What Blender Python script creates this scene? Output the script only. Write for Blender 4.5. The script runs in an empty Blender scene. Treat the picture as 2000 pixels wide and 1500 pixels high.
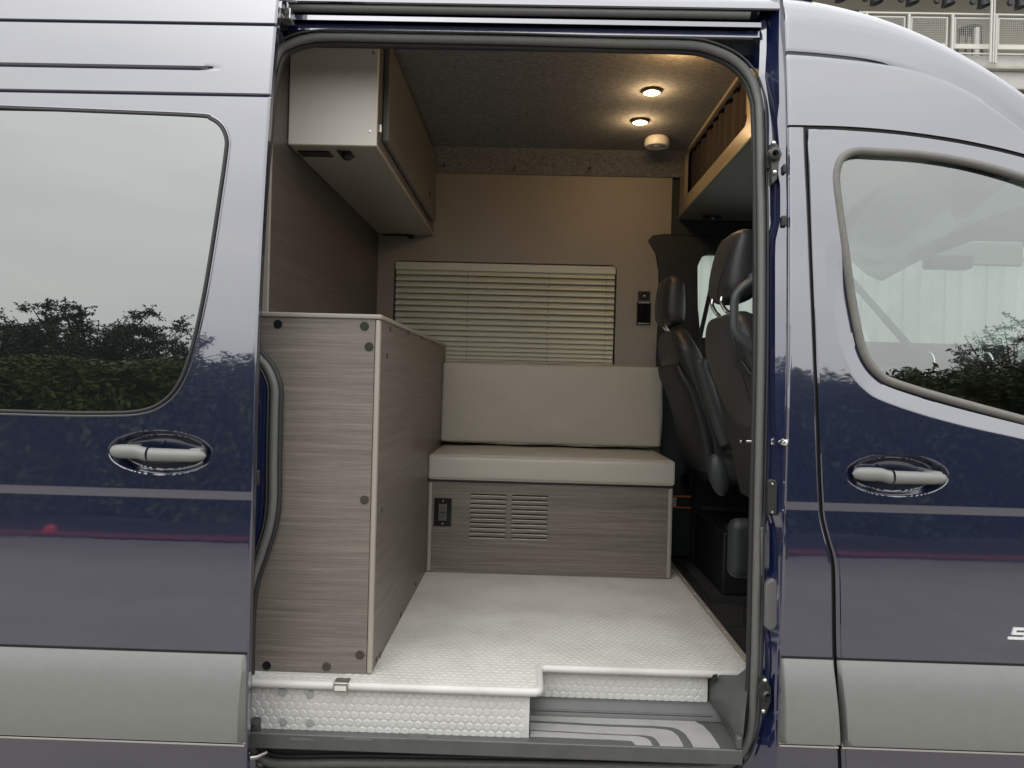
import bpy, bmesh, math, random
from mathutils import Vector, Matrix
random.seed(7)
R = math.radians
sc = bpy.context.scene
col = sc.collection

# ------------------------------------------------------------------ camera
F = 1500.0                      # focal length in pixels of a 2000 px wide frame
CAM = Vector((0.0, -1.95, 1.46))
YAW, PITCH, ROLL = R(1.15), R(-0.2), R(1.5)
fw = Vector((-math.sin(YAW) * math.cos(PITCH), math.cos(YAW) * math.cos(PITCH), math.sin(PITCH))).normalized()
r0 = fw.cross(Vector((0, 0, 1))).normalized()
u0 = r0.cross(fw).normalized()
rt = r0 * math.cos(ROLL) + u0 * math.sin(ROLL)
up = u0 * math.cos(ROLL) - r0 * math.sin(ROLL)
cd = bpy.data.cameras.new('camera'); cam = bpy.data.objects.new('camera', cd); col.objects.link(cam)
M = Matrix((rt, up, -fw)).transposed().to_4x4(); M.translation = CAM
cam.matrix_world = M
cd.sensor_fit = 'HORIZONTAL'; cd.sensor_width = 36; cd.lens = 36 * F / 2000
cd.clip_start = 0.05; cd.clip_end = 500
sc.camera = cam

# ------------------------------------------------------------------ sky, sun, exposure
w = bpy.data.worlds.new('World'); sc.world = w; w.use_nodes = True
nt = w.node_tree; nt.nodes.clear()
out = nt.nodes.new('ShaderNodeOutputWorld'); bg = nt.nodes.new('ShaderNodeBackground')
sky = nt.nodes.new('ShaderNodeTexSky'); sky.sky_type = 'NISHITA'; sky.sun_disc = False
SUN_EL, SUN_AZ = R(52), R(200)
sky.sun_elevation = SUN_EL; sky.sun_rotation = SUN_AZ
sky.air_density = 1.0; sky.dust_density = 6.0; sky.ozone_density = 1.0
hs = nt.nodes.new('ShaderNodeHueSaturation'); hs.inputs['Saturation'].default_value = 0.10
nt.links.new(sky.outputs[0], hs.inputs['Color'])
tc = nt.nodes.new('ShaderNodeTexCoord'); mp = nt.nodes.new('ShaderNodeMapping'); mp.inputs['Scale'].default_value = (1.2, 1.2, 3.5)
cl = nt.nodes.new('ShaderNodeTexNoise'); cl.inputs['Scale'].default_value = 1.6; cl.inputs['Detail'].default_value = 5
nt.links.new(tc.outputs['Generated'], mp.inputs[0]); nt.links.new(mp.outputs[0], cl.inputs[0])
cr = nt.nodes.new('ShaderNodeValToRGB')
cr.color_ramp.elements[0].position = .3; cr.color_ramp.elements[0].color = (7.6, 7.7, 7.9, 1)
cr.color_ramp.elements[1].position = .7; cr.color_ramp.elements[1].color = (9.6, 9.6, 9.6, 1)
nt.links.new(cl.outputs[0], cr.inputs[0])
mx = nt.nodes.new('ShaderNodeMixRGB'); mx.inputs[0].default_value = 0.85
nt.links.new(hs.outputs[0], mx.inputs[1]); nt.links.new(cr.outputs[0], mx.inputs[2])
sx = nt.nodes.new('ShaderNodeSeparateXYZ'); nt.links.new(tc.outputs['Generated'], sx.inputs[0])
ov = nt.nodes.new('ShaderNodeMapRange'); ov.inputs[1].default_value = 0; ov.inputs[2].default_value = 1; ov.inputs[3].default_value = .78; ov.inputs[4].default_value = 1.5   # overcast sky: zenith brighter than horizon
nt.links.new(sx.outputs[2], ov.inputs[0])
ml = nt.nodes.new('ShaderNodeVectorMath'); ml.operation = 'SCALE'; nt.links.new(mx.outputs[0], ml.inputs[0]); nt.links.new(ov.outputs[0], ml.inputs['Scale'])
nt.links.new(ml.outputs[0], bg.inputs[0]); bg.inputs[1].default_value = 0.12
nt.links.new(bg.outputs[0], out.inputs[0])
sd = bpy.data.lights.new('sun', 'SUN'); sd.energy = 0.5; sd.angle = R(150); sd.color = (1, .97, .93)
so = bpy.data.objects.new('sun', sd); col.objects.link(so)
sdir = Vector((math.sin(SUN_AZ) * math.cos(SUN_EL), math.cos(SUN_AZ) * math.cos(SUN_EL), math.sin(SUN_EL)))
so.rotation_euler = sdir.to_track_quat('Z', 'Y').to_euler()
sc.view_settings.view_transform = 'Standard'; sc.view_settings.look = 'None'
sc.view_settings.exposure = 0.62; sc.view_settings.gamma = 1
try: sc.view_settings.use_curve_mapping = False
except Exception: pass
sc.cycles.max_bounces = 10; sc.cycles.diffuse_bounces = 5; sc.cycles.glossy_bounces = 5
sc.cycles.transparent_max_bounces = 12
sc.cycles.use_denoising = True
sc.cycles.sample_clamp_indirect = 6
sc.cycles.caustics_reflective = False; sc.cycles.caustics_refractive = False

# ------------------------------------------------------------------ helpers
def ray(px, py):
    return fw + rt * ((px - 1000) / F) + up * ((750 - py) / F)
def at(px, py, Y):              # the point of the plane y = Y seen at a photo pixel
    d = ray(px, py); return CAM + d * ((Y - CAM.y) / d.y)
def atz(px, py, z):
    d = ray(px, py); return CAM + d * ((z - CAM.z) / d.z)
def lerp(a, b, t): return a + (b - a) * t
def ss(a, b, x):
    t = min(1, max(0, (x - a) / (b - a))); return t * t * (3 - 2 * t)
def interp(tab, x):             # linear table look-up, tab sorted by first entry
    if x <= tab[0][0]: return tab[0][1]
    for (a, va), (b, vb) in zip(tab, tab[1:]):
        if x <= b: return va + (vb - va) * (x - a) / (b - a)
    return tab[-1][1]
def spline(pts, n, closed=False):
    P = [Vector(p) for p in pts]; out = []; L = len(P)
    segs = L if closed else L - 1
    for i in range(segs):
        p0 = P[(i - 1) % L] if (closed or i > 0) else P[0] * 2 - P[1]
        p1 = P[i]; p2 = P[(i + 1) % L]
        p3 = P[(i + 2) % L] if (closed or i + 2 < L) else P[-1] * 2 - P[-2]
        for k in range(n):
            t = k / n; t2 = t * t; t3 = t2 * t
            out.append(0.5 * ((2 * p1) + (p2 - p0) * t + (2 * p0 - 5 * p1 + 4 * p2 - p3) * t2 + (3 * p1 - p0 - 3 * p2 + p3) * t3))
    if not closed: out.append(P[-1])
    return out

def root(name, label, cat, loc=(0, 0, 0), group=None):
    o = bpy.data.objects.new(name, None); col.objects.link(o); o.location = loc
    o.empty_display_size = .05
    return tag(o, label, cat, group)
def tag(o, label=None, cat=None, group=None, kind=None):
    if label: o['label'] = label
    if cat: o['category'] = cat
    if group: o['group'] = group
    if kind: o['kind'] = kind
    return o
def child(o, parent):
    if parent is not None:
        o.parent = parent
        w_ = Matrix.Identity(4); q = parent
        while q is not None:
            w_ = Matrix.Translation(q.location) @ w_; q = q.parent if q.parent and q.matrix_parent_inverse == Matrix.Identity(4) else None
        o.matrix_parent_inverse = Matrix.Translation(-parent.location) if parent.type == 'EMPTY' else Matrix.Translation(-parent.location)
    return o

class MB:
    def __init__(s): s.v = []; s.f = []
    def add(s, vs, fs):
        o = len(s.v); s.v += [tuple(v) for v in vs]; s.f += [tuple(i + o for i in f) for f in fs]; return s
    def box(s, x0, x1, y0, y1, z0, z1):
        return s.add([(x0, y0, z0), (x1, y0, z0), (x1, y1, z0), (x0, y1, z0), (x0, y0, z1), (x1, y0, z1), (x1, y1, z1), (x0, y1, z1)],
                     [(0, 3, 2, 1), (4, 5, 6, 7), (0, 1, 5, 4), (1, 2, 6, 5), (2, 3, 7, 6), (3, 0, 4, 7)])
    def hexa(s, a, b):          # two quads of corresponding corners
        return s.add(list(a) + list(b), [(0, 1, 2, 3), (7, 6, 5, 4), (0, 4, 5, 1), (1, 5, 6, 2), (2, 6, 7, 3), (3, 7, 4, 0)])
    def prism(s, pts, vec):     # polygon of 3d points pushed along vec
        n = len(pts); vec = Vector(vec); a = [Vector(p) for p in pts]; b = [p + vec for p in a]
        return s.add(a + b, [tuple(range(n)), tuple(range(2 * n - 1, n - 1, -1))] + [(i, i + n, (i + 1) % n + n, (i + 1) % n) for i in range(n)])
    def grid(s, rows, closed=False):
        n = len(rows[0]); vs = [p for r in rows for p in r]; fs = []
        for i in range(len(rows) - 1):
            for j in range(n if closed else n - 1):
                k = (j + 1) % n
                fs.append((i * n + j, i * n + k, (i + 1) * n + k, (i + 1) * n + j))
        return s.add(vs, fs)
    def tube(s, pts, r, n=10, closed=False, sq=1.0):
        P = [Vector(p) for p in pts]; L = len(P); rows = []
        prev = None
        for i in range(L):
            a = P[(i - 1) % L] if (closed or i) else P[0]; b = P[(i + 1) % L] if (closed or i < L - 1) else P[-1]
            t = (b - a)
            if t.length < 1e-9: t = Vector((0, 0, 1))
            t.normalize()
            if prev is None:
                ref = Vector((0, 1, 0)) if abs(t.y) < .9 else Vector((1, 0, 0))
                nn = (ref - t * ref.dot(t)).normalized()
            else:
                nn = (prev - t * prev.dot(t)).normalized()
            prev = nn; bb = t.cross(nn)
            rr = r[i] if isinstance(r, (list, tuple)) else r
            rows.append([P[i] + (nn * math.cos(2 * math.pi * k / n) * sq + bb * math.sin(2 * math.pi * k / n)) * rr for k in range(n)])
        if closed: rows.append(rows[0])
        o = len(s.v); s.grid(rows, True)
        if not closed:
            s.f.append(tuple(o + k for k in range(n - 1, -1, -1))); e = o + (L - 1) * n
            s.f.append(tuple(e + k for k in range(n)))
        return s
    def lathe(s, prof, c, axis, n=24):   # prof (radius, height along axis)
        c = Vector(c); ax = Vector(axis).normalized()
        ref = Vector((0, 0, 1)) if abs(ax.z) < .9 else Vector((1, 0, 0))
        a = ax.cross(ref).normalized(); b = ax.cross(a)
        rows = [[c + ax * h + (a * math.cos(2 * math.pi * k / n) + b * math.sin(2 * math.pi * k / n)) * max(r_, 1e-5) for k in range(n)] for r_, h in prof]
        return s.grid(rows, True)
    def rbox(s, c, half, r, puff=0.0, n=14, xf=None, seed=None):
        c = Vector(c); h = Vector(half); r = min(r, min(h) * .999)
        def line(hh):
            k = 6; e = [-hh + r * (1 - math.cos(math.pi / 2 * i / k)) * 1.0 for i in range(k)]
            m = [lerp(-hh + r, hh - r, i / n) for i in range(n + 1)]
            return e + m + [-q for q in reversed(e)]
        rnd = random.Random(seed or 1)
        ph = [rnd.uniform(0, 6.28) for _ in range(6)]
        def mapp(p):
            i = Vector([max(-(h[k] - r), min(h[k] - r, p[k])) for k in range(3)]); d = p - i
            q = i + d.normalized() * r if d.length > 1e-9 else p.copy()
            if puff:
                u = [p[k] / h[k] for k in range(3)]
                for k in range(3):
                    a, b = [j for j in range(3) if j != k]
                    g = (1 - u[a] ** 4) * (1 - u[b] ** 4) * u[k] ** 3
                    wv = 1 + .35 * math.sin(p[a] * 19 + ph[0] + k) * math.sin(p[b] * 23 + ph[1]) if seed else 1
                    q[k] += puff * g * wv
            q = q + c
            return xf(q) if xf else q
        L = [line(h[k]) for k in range(3)]
        for k in range(3):
            a, b = (k + 1) % 3, (k + 2) % 3
            for sg in (-1, 1):
                rows = []
                for ua in L[a]:
                    row = []
                    for ub in L[b]:
                        p = Vector((0, 0, 0)); p[k] = sg * h[k]; p[a] = ua; p[b] = ub; row.append(mapp(p))
                    rows.append(row)
                s.grid(rows)
        return s
    def build(s, name, mat, parent=None, smooth=None, bevel=0, seg=3, weld=False, label=None):
        me = bpy.data.meshes.new(name); me.from_pydata(s.v, [], s.f); me.update()
        bm = bmesh.new(); bm.from_mesh(me)
        if weld: bmesh.ops.remove_doubles(bm, verts=bm.verts, dist=1e-5)
        bmesh.ops.recalc_face_normals(bm, faces=bm.faces)
        bm.to_mesh(me); bm.free()
        o = bpy.data.objects.new(name, me); col.objects.link(o)
        me.materials.append(MT[mat] if isinstance(mat, str) else mat)
        if smooth is not None or bevel:
            for p in me.polygons: p.use_smooth = True
            if smooth is not None and smooth < 180: me.set_sharp_from_angle(angle=R(smooth))
        if bevel:
            if smooth is None: me.set_sharp_from_angle(angle=R(40))
            m = o.modifiers.new('bevel', 'BEVEL'); m.width = bevel; m.segments = seg; m.limit_method = 'ANGLE'; m.angle_limit = R(40); m.harden_normals = True
        if label: o['label'] = label
        if parent is not None:
            o.parent = parent
            if parent.type == 'EMPTY': o.matrix_parent_inverse = Matrix.Translation(-parent.location)
        return o
def inst(src, name, parent, loc, mat=None):     # another object sharing src's mesh; src and copies sit under parent
    o = bpy.data.objects.new(name, src.data); col.objects.link(o); o.location = loc; o.rotation_euler = src.rotation_euler
    if parent is not None:
        o.parent = parent
        if parent.type == 'EMPTY': o.matrix_parent_inverse = Matrix.Translation(-parent.location)
    if mat:
        o.material_slots[0].link = 'OBJECT'; o.material_slots[0].material = MT[mat]
    return o

# ------------------------------------------------------------------ materials
MT = {}
def mat(name, base, rough=.5, metal=0., ior=1.5, coat=0., coat_ior=1.5, coat_rough=.03, noise=None, bump=None, emit=None, tint=None, sheen=0):
    m = bpy.data.materials.new(name); m.use_nodes = True; MT[name] = m
    t = m.node_tree; b = t.nodes['Principled BSDF']
    b.inputs['Base Color'].default_value = (*base, 1); b.inputs['Roughness'].default_value = rough
    b.inputs['Metallic'].default_value = metal; b.inputs['IOR'].default_value = ior
    b.inputs['Coat Weight'].default_value = coat; b.inputs['Coat IOR'].default_value = coat_ior; b.inputs['Coat Roughness'].default_value = coat_rough
    if sheen: b.inputs['Sheen Weight'].default_value = sheen
    if tint: b.inputs['Specular Tint'].default_value = (*tint, 1)
    if emit:
        b.inputs['Emission Color'].default_value = (*emit[0], 1); b.inputs['Emission Strength'].default_value = emit[1]
    def nz(scale, detail, stretch, rough_=.6):
        tc = t.nodes.new('ShaderNodeTexCoord'); mp = t.nodes.new('ShaderNodeMapping'); mp.inputs['Scale'].default_value = stretch
        n = t.nodes.new('ShaderNodeTexNoise'); n.inputs['Scale'].default_value = scale; n.inputs['Detail'].default_value = detail; n.inputs['Roughness'].default_value = rough_
        t.links.new(tc.outputs['Object'], mp.inputs[0]); t.links.new(mp.outputs[0], n.inputs[0]); return n
    if noise:                   # (scale, stretch, second colour, low, high[, rough amount])
        n = nz(noise[0], 6, noise[1]); rp = t.nodes.new('ShaderNodeValToRGB')
        rp.color_ramp.elements[0].position = noise[3]; rp.color_ramp.elements[1].position = noise[4]
        rp.color_ramp.elements[0].color = (*base, 1); rp.color_ramp.elements[1].color = (*noise[2], 1)
        t.links.new(n.outputs[0], rp.inputs[0]); t.links.new(rp.outputs[0], b.inputs['Base Color'])
        if len(noise) > 5:
            ma = t.nodes.new('ShaderNodeMapRange'); ma.inputs[3].default_value = rough - noise[5]; ma.inputs[4].default_value = rough + noise[5]
            t.links.new(n.outputs[0], ma.inputs[0]); t.links.new(ma.outputs[0], b.inputs['Roughness'])
    if bump:                    # (scale, stretch, strength, distance)
        n = nz(bump[0], 4, bump[1]); bn = t.nodes.new('ShaderNodeBump'); bn.inputs['Strength'].default_value = bump[2]; bn.inputs['Distance'].default_value = bump[3]
        t.links.new(n.outputs[0], bn.inputs['Height']); t.links.new(bn.outputs[0], b.inputs['Normal'])
        if coat: t.links.new(bn.outputs[0], b.inputs['Coat Normal'])
    return m
ONE = (1, 1, 1)
mat('paint', (.0022, .0068, .033), .35, coat=1, coat_ior=2.6, coat_rough=.012, bump=(7, ONE, .10, .0008), noise=(4, ONE, (.0026, .0075, .037), .3, .7))
mat('jamb_paint', (.003, .008, .045), .3, coat=1, coat_ior=2.35, coat_rough=.03, bump=(12, ONE, .2, .002))
mat('dark_glass', (.008, .010, .010), .0, ior=3.0, tint=(.95, 1, .97), bump=(3, ONE, .05, .0006))
mat('trim_grey', (.175, .18, .165), .34, ior=1.7, noise=(30, ONE, (.19, .195, .18), .3, .7), bump=(900, ONE, .10, .0003))
mat('rubber', (.115, .115, .105), .45, noise=(60, ONE, (.14, .14, .128), .3, .8), bump=(300, ONE, .1, .0004))
mat('rubber_dark', (.02, .02, .02), .55)
mat('window_rubber', (.13, .125, .11), .45, noise=(40, ONE, (.16, .155, .14), .3, .7))
mat('black', (.006, .006, .007), .5)
mat('black_gloss', (.008, .008, .009), .12)
mat('handle_grey', (.20, .205, .192), .38, bump=(500, ONE, .05, .0002))
mat('badge', (.78, .78, .76), .3)
mat('steel', (.6, .6, .58), .3, metal=1, noise=(80, ONE, (.45, .45, .43), .3, .7))
mat('chrome', (.85, .85, .83), .08, metal=1)
mat('dark_metal', (.06, .06, .06), .4, metal=.7)
mat('pad_grey', (.10, .10, .098), .5)
t_ = MT['paint'].node_tree; b_ = t_.nodes['Principled BSDF']; tc_ = t_.nodes.new('ShaderNodeTexCoord'); n_ = t_.nodes.new('ShaderNodeTexNoise'); n_.inputs['Scale'].default_value = 3.5; n_.inputs['Detail'].default_value = 8
m_ = t_.nodes.new('ShaderNodeMapRange'); m_.inputs[1].default_value = .35; m_.inputs[2].default_value = .75; m_.inputs[3].default_value = .012; m_.inputs[4].default_value = .045
t_.links.new(tc_.outputs['Object'], n_.inputs[0]); t_.links.new(n_.outputs[0], m_.inputs[0]); t_.links.new(m_.outputs[0], b_.inputs['Coat Roughness'])
def wood(name, a, b, c, axis):
    m = bpy.data.materials.new(name); m.use_nodes = True; MT[name] = m; t = m.node_tree; bs = t.nodes['Principled BSDF']
    tc = t.nodes.new('ShaderNodeTexCoord')
    def n(scale, st, det=8, rg=.7):
        mp = t.nodes.new('ShaderNodeMapping'); mp.inputs['Scale'].default_value = st
        k = t.nodes.new('ShaderNodeTexNoise'); k.inputs['Scale'].default_value = scale; k.inputs['Detail'].default_value = det; k.inputs['Roughness'].default_value = rg
        t.links.new(tc.outputs['Object'], mp.inputs[0]); t.links.new(mp.outputs[0], k.inputs[0]); return k
    n1 = n(1, {'x': (4, 290, 290), 'y': (290, 4, 290)}[axis]); n2 = n(1, {'x': (1.3, 60, 60), 'y': (60, 1.3, 60)}[axis], 3)
    n3 = n(1, {'x': (30, 700, 700), 'y': (700, 30, 700)}[axis], 2)
    ad = t.nodes.new('ShaderNodeMath'); ad.operation = 'MULTIPLY_ADD'; ad.inputs[1].default_value = .55
    t.links.new(n1.outputs[0], ad.inputs[0])
    m2 = t.nodes.new('ShaderNodeMath'); m2.operation = 'MULTIPLY_ADD'; m2.inputs[1].default_value = .30
    m3 = t.nodes.new('ShaderNodeMath'); m3.operation = 'MULTIPLY'; m3.inputs[1].default_value = .13
    t.links.new(n3.outputs[0], m3.inputs[0]); t.links.new(n2.outputs[0], m2.inputs[0]); t.links.new(m3.outputs[0], m2.inputs[2]); t.links.new(m2.outputs[0], ad.inputs[2])
    rp = t.nodes.new('ShaderNodeValToRGB'); e = rp.color_ramp.elements
    e[0].position = .34; e[0].color = (*a, 1); e[1].position = .67; e[1].color = (*c, 1); q = e.new(.5); q.color = (*b, 1)
    t.links.new(ad.outputs[0], rp.inputs[0]); t.links.new(rp.outputs[0], bs.inputs['Base Color'])
    bs.inputs['Roughness'].default_value = .42
    bn = t.nodes.new('ShaderNodeBump'); bn.inputs['Strength'].default_value = .15; bn.inputs['Distance'].default_value = .0006
    t.links.new(n1.outputs[0], bn.inputs['Height']); t.links.new(bn.outputs[0], bs.inputs['Normal'])
wood('wood_x', (.10, .086, .073), (.185, .160, .136), (.315, .278, .24), 'x')
wood('wood_y', (.085, .072, .06), (.15, .129, .111), (.245, .216, .188), 'y')
wood('wood_dark', (.05, .042, .035), (.088, .074, .062), (.14, .12, .102), 'y')
mat('edge_band', (.33, .30, .255), .4, noise=(3, (1, 1, 1), (.36, .325, .28), .3, .7))
mat('counter', (.30, .275, .235), .35)
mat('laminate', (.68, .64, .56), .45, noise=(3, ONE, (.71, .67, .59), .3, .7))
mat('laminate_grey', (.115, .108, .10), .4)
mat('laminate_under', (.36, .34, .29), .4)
mat('wall_vinyl', (.29, .262, .230), .55, noise=(2, ONE, (.31, .28, .245), .3, .7), bump=(700, ONE, .15, .0004))
mat('felt', (.125, .124, .122), .95, noise=(55, (1, 1.6, 1), (.225, .222, .216), .35, .68), bump=(400, ONE, .5, .0015))
mat('vinyl_seat', (.465, .440, .385), .42, noise=(2.5, ONE, (.49, .464, .405), .3, .7, .05), bump=(11, ONE, .35, .006))
mat('piping', (.16, .145, .125), .5)
mat('blind', (.60, .61, .52), .4)
mat('cord', (.12, .12, .10), .7)
mat('window_film', (.03, .10, .085), .25)
mat('floor_vinyl', (.50, .495, .46), .4, noise=(5, ONE, (.635, .63, .595), .25, .6, .10), bump=(250, ONE, .15, .0005))
mat('plastic_dark', (.035, .036, .036), .42, noise=(25, ONE, (.05, .05, .048), .35, .75), bump=(800, ONE, .15, .0004))
mat('plastic_step', (.075, .077, .076), .38, noise=(14, ONE, (.10, .10, .097), .3, .75, .07), bump=(900, ONE, .15, .0004))
mat('step_strip', (.34, .34, .335), .6, noise=(18, ONE, (.29, .29, .285), .4, .75))
mat('seat_leather', (.028, .029, .029), .42, noise=(8, ONE, (.035, .036, .035), .3, .7), bump=(450, ONE, .2, .0005))
mat('seat_leather_side', (.036, .032, .028), .45, bump=(450, ONE, .2, .0005))
mat('seat_shell', (.016, .018, .019), .55, bump=(900, ONE, .2, .0004))
mat('seat_plastic', (.05, .058, .058), .45, bump=(900, ONE, .15, .0004))
mat('seat_cover', (.012, .015, .016), .55, bump=(900, ONE, .15, .0004))
mat('cab_trim', (.016, .021, .024), .6, bump=(700, ONE, .15, .0004))
mat('carpet', (.014, .014, .014), .95, noise=(300, ONE, (.035, .034, .032), .4, .75), bump=(300, ONE, .8, .003))
mat('curtain', (.012, .009, .007), .9, noise=(260, (1, 1, 1.6), (.05, .034, .022), .4, .7), bump=(260, ONE, .8, .002))
mat('shelf_face', (.30, .25, .18), .28, metal=.0)
mat('shelf_under', (.20, .21, .185), .5)
mat('white_plastic', (.72, .69, .62), .4)
mat('lens', (1, .9, .7), .4, emit=((1, .68, .28), 9))
mat('cap_black', (.005, .007, .009), .5, ior=1.3); mat('cap_green', (.028, .034, .022), .5, ior=1.3); mat('cap_brown', (.06, .053, .043), .5, ior=1.3); mat('cap_grey', (.36, .37, .37), .5)
mat('label_orange', (.85, .22, .03), .5); mat('label_white', (.75, .75, .74), .5); mat('label_black', (.01, .01, .011), .5); mat('label_red', (.6, .03, .03), .5)
mat('outlet_grey', (.10, .10, .085), .4)
mat('led_green', (.05, .6, .1), .4, emit=((.1, 1, .25), 3)); mat('led_white', (.8, .8, .8), .4)
# setting
mat('asphalt', (.195, .178, .160), .85, noise=(2.2, ONE, (.235, .215, .195), .3, .7), bump=(160, ONE, .6, .006))
mat('kerb_red', (.17, .03, .035), .7, noise=(12, ONE, (.13, .035, .038), .35, .7))
mat('soil', (.022, .018, .014), .95)
mat('bark', (.06, .045, .035), .9, bump=(30, (1, 1, .3), .6, .02))
def leafmat(name, a, b):
    m = mat(name, a, .5, noise=(5, ONE, b, .35, .65))
    m.node_tree.nodes['Principled BSDF'].inputs['Specular IOR Level'].default_value = .3
leafmat('leaf_hedge', (.045, .060, .010), (.10, .115, .020)); leafmat('leaf_tree', (.018, .036, .018), (.040, .062, .028)); leafmat('leaf_bush', (.020, .038, .012), (.055, .075, .022))
mat('hydrant_red', (.55, .04, .04), .4)
mat('concrete', (.42, .42, .40), .85, noise=(1.2, ONE, (.50, .50, .475), .3, .7), bump=(40, ONE, .2, .01))
mat('concrete_edge', (.30, .29, .24), .9, noise=(3, (1, 1, 4), (.42, .41, .36), .3, .7))
mat('balcony_wall', (.34, .315, .255), .85, noise=(.8, ONE, (.38, .35, .29), .3, .7))
mat('building_dark', (.03, .03, .026), .8)
mat('rail_white', (.52, .52, .475), .45)
mat('kick_plate', (.56, .55, .48), .5)
mat('lamp_black', (.025, .027, .03), .4)
mat('corrugated', (.50, .525, .50), .45, noise=(2, (1, 1, .3), (.57, .595, .57), .3, .7))
def glassmat(name, tintc, ior):
    m = bpy.data.materials.new(name); m.use_nodes = True; MT[name] = m; t = m.node_tree; t.nodes.clear()
    o = t.nodes.new('ShaderNodeOutputMaterial'); mxs = t.nodes.new('ShaderNodeMixShader'); tr = t.nodes.new('ShaderNodeBsdfTransparent'); gl = t.nodes.new('ShaderNodeBsdfGlossy')
    fr = t.nodes.new('ShaderNodeFresnel'); fr.inputs[0].default_value = ior
    tr.inputs[0].default_value = (*tintc, 1); gl.inputs['Roughness'].default_value = 0; gl.inputs['Color'].default_value = (.93, .98, .95, 1)
    t.links.new(fr.outputs[0], mxs.inputs[0]); t.links.new(tr.outputs[0], mxs.inputs[1]); t.links.new(gl.outputs[0], mxs.inputs[2]); t.links.new(mxs.outputs[0], o.inputs[0])
glassmat('cab_glass', (.50, .535, .515), 2.7)
glassmat('clear_glass', (.70, .78, .74), 1.5)

# ------------------------------------------------------------------ body side shape
_sl = [(.30, -.16), (.50, -.05), (.70, -.01), (.85, 0), (1.42, 0.0), (1.50, .04), (1.65, .06), (1.9, .09), (2.2, .14), (2.45, .21), (2.6, .34)]
_Z0 = 0.30; _dz = .005; _T = []
_a = 0.0
for _i in range(int((2.75 - _Z0) / _dz) + 1):
    _T.append(_a); _a += interp(_sl, _Z0 + (_i + .5) * _dz) * _dz
_base = _T[int((1.0 - _Z0) / _dz)]
def prof(z):                    # how far the body side leans in at height z
    k = (z - _Z0) / _dz; i = max(0, min(len(_T) - 2, int(k))); return lerp(_T[i], _T[i + 1], k - i) - _base
ZB = at(1000, 972, 0).z         # belt crease
ZT1, ZT0 = at(1000, 1268, 0).z, at(1000, 1434, 0).z      # grey trim band
def belt(z):
    d = z - ZB
    if d > .009: return 0
    if d > -.009: return .0024 * (.009 - d) / .018
    return .0024 * max(0, 1 - (-.009 - d) / .16)
def zlines(a, b, step, extra):
    n = max(2, int((b - a) / step)); L = [lerp(a, b, i / n) for i in range(n + 1)]
    for e in extra:
        if a < e < b: L.append(e)
    return sorted(set(round(q, 5) for q in L))

# ------------------------------------------------------------------ ground and what stands behind the photographer
g = MB().grid([[(-60, -60, 0), (60, -60, 0)], [(-60, 60, 0), (60, 60, 0)]]).build('ground', 'asphalt'); tag(g, 'dark grey asphalt lot that the van stands on', 'ground', kind='structure')
k = MB().box(-14, 14, -5.75, -5.60, .004, .045).build('kerb', 'kerb_red', bevel=.02); tag(k, 'long red painted kerb reflected in the lower van doors', 'kerb', kind='structure')
s = MB().box(-14, 14, -14, -5.752, .004, .038).build('planting_bed', 'soil'); tag(s, 'strip of bare soil under the hedge behind the kerb', 'ground', kind='structure')

mk = MB().lathe([(.062, 0), (.058, .025), (.042, .058), (.017, .075), (0, .08)], (-4.6, -5.66, .0455), (0, 0, 1), 16).build('kerb_marker', 'hydrant_red', smooth=60); tag(mk, 'small bright red dome on the red kerb', 'marker')
def leaves(mb, pts, size, rnd, up_=0.0):
    for p in pts:
        d = Vector((rnd.gauss(0, 1), rnd.gauss(0, 1), rnd.gauss(0, 1) + up_)).normalized()
        e = d.cross(Vector((rnd.gauss(0, 1), rnd.gauss(0, 1), rnd.gauss(0, 1)))).normalized()
        s_ = size * rnd.uniform(.6, 1.3); p = Vector(p)
        mb.add([p - d * s_, p + e * s_ * .45, p + d * s_, p - e * s_ * .45], [(0, 1, 2, 3)])
def hedge(name, label, x0, x1, y, top, depth, n, seed, m):
    rnd = random.Random(seed); r = root(name, label, 'hedge', ((x0 + x1) / 2, y, .11))
    mb = MB(); pts = []
    ph = [rnd.uniform(0, 6) for _ in range(4)]
    for _ in range(n):
        x = rnd.uniform(x0, x1); t = rnd.random()
        h = top + .09 * math.sin(x * 2.1 + ph[0]) + .06 * math.sin(x * 5.3 + ph[1]) + rnd.gauss(0, .04)
        z = .12 + (h - .12) * (t ** .75)
        yy = y + depth * (.5 - abs(rnd.gauss(0, .35))) + .14 * math.sin(x * 3.7 + z * 4 + ph[2]) + .1 * math.sin(x * 9 + z * 7)
        pts.append((x, yy, z))
    leaves(mb, pts, .055, rnd)
    nx = int((x1 - x0) / .05); rows = []
    for zf in [i / 24 for i in range(25)]:
        row = []
        for i in range(nx + 1):
            x = lerp(x0 + .1, x1 - .1, i / nx); h = top - .16 + .09 * math.sin(x * 2.1 + ph[0]) + .06 * math.sin(x * 5.3 + ph[1]) + rnd.gauss(0, .03)
            row.append((x, y + depth * .28 * (1 - zf ** 4 * .8) + rnd.gauss(0, .05) + .12 * math.sin(x * 3.7 + zf * 7 + ph[2]), .08 + (h - .08) * zf))
        rows.append(row)
    rows.append([(p[0], y - depth * .4, p[2] - .05) for p in rows[-1]])
    mb.grid(rows)
    mb.build('foliage', m, r)
    st = MB()
    for i in range(int((x1 - x0) / .4)):
        x = x0 + .2 + i * .4; st.tube([(x, y, .10), (x + .05, y, .6), (x - .03, y - .05, 1.1)], [.03, .02, .01], 6)
    st.build('stems', 'bark', r)
    return r
hedge('hedge', 'clipped olive green hedge reflected in the large rear window', -9.5, -2.6, -6.6, 2.0, .9, 26000, 3, 'leaf_hedge')
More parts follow.
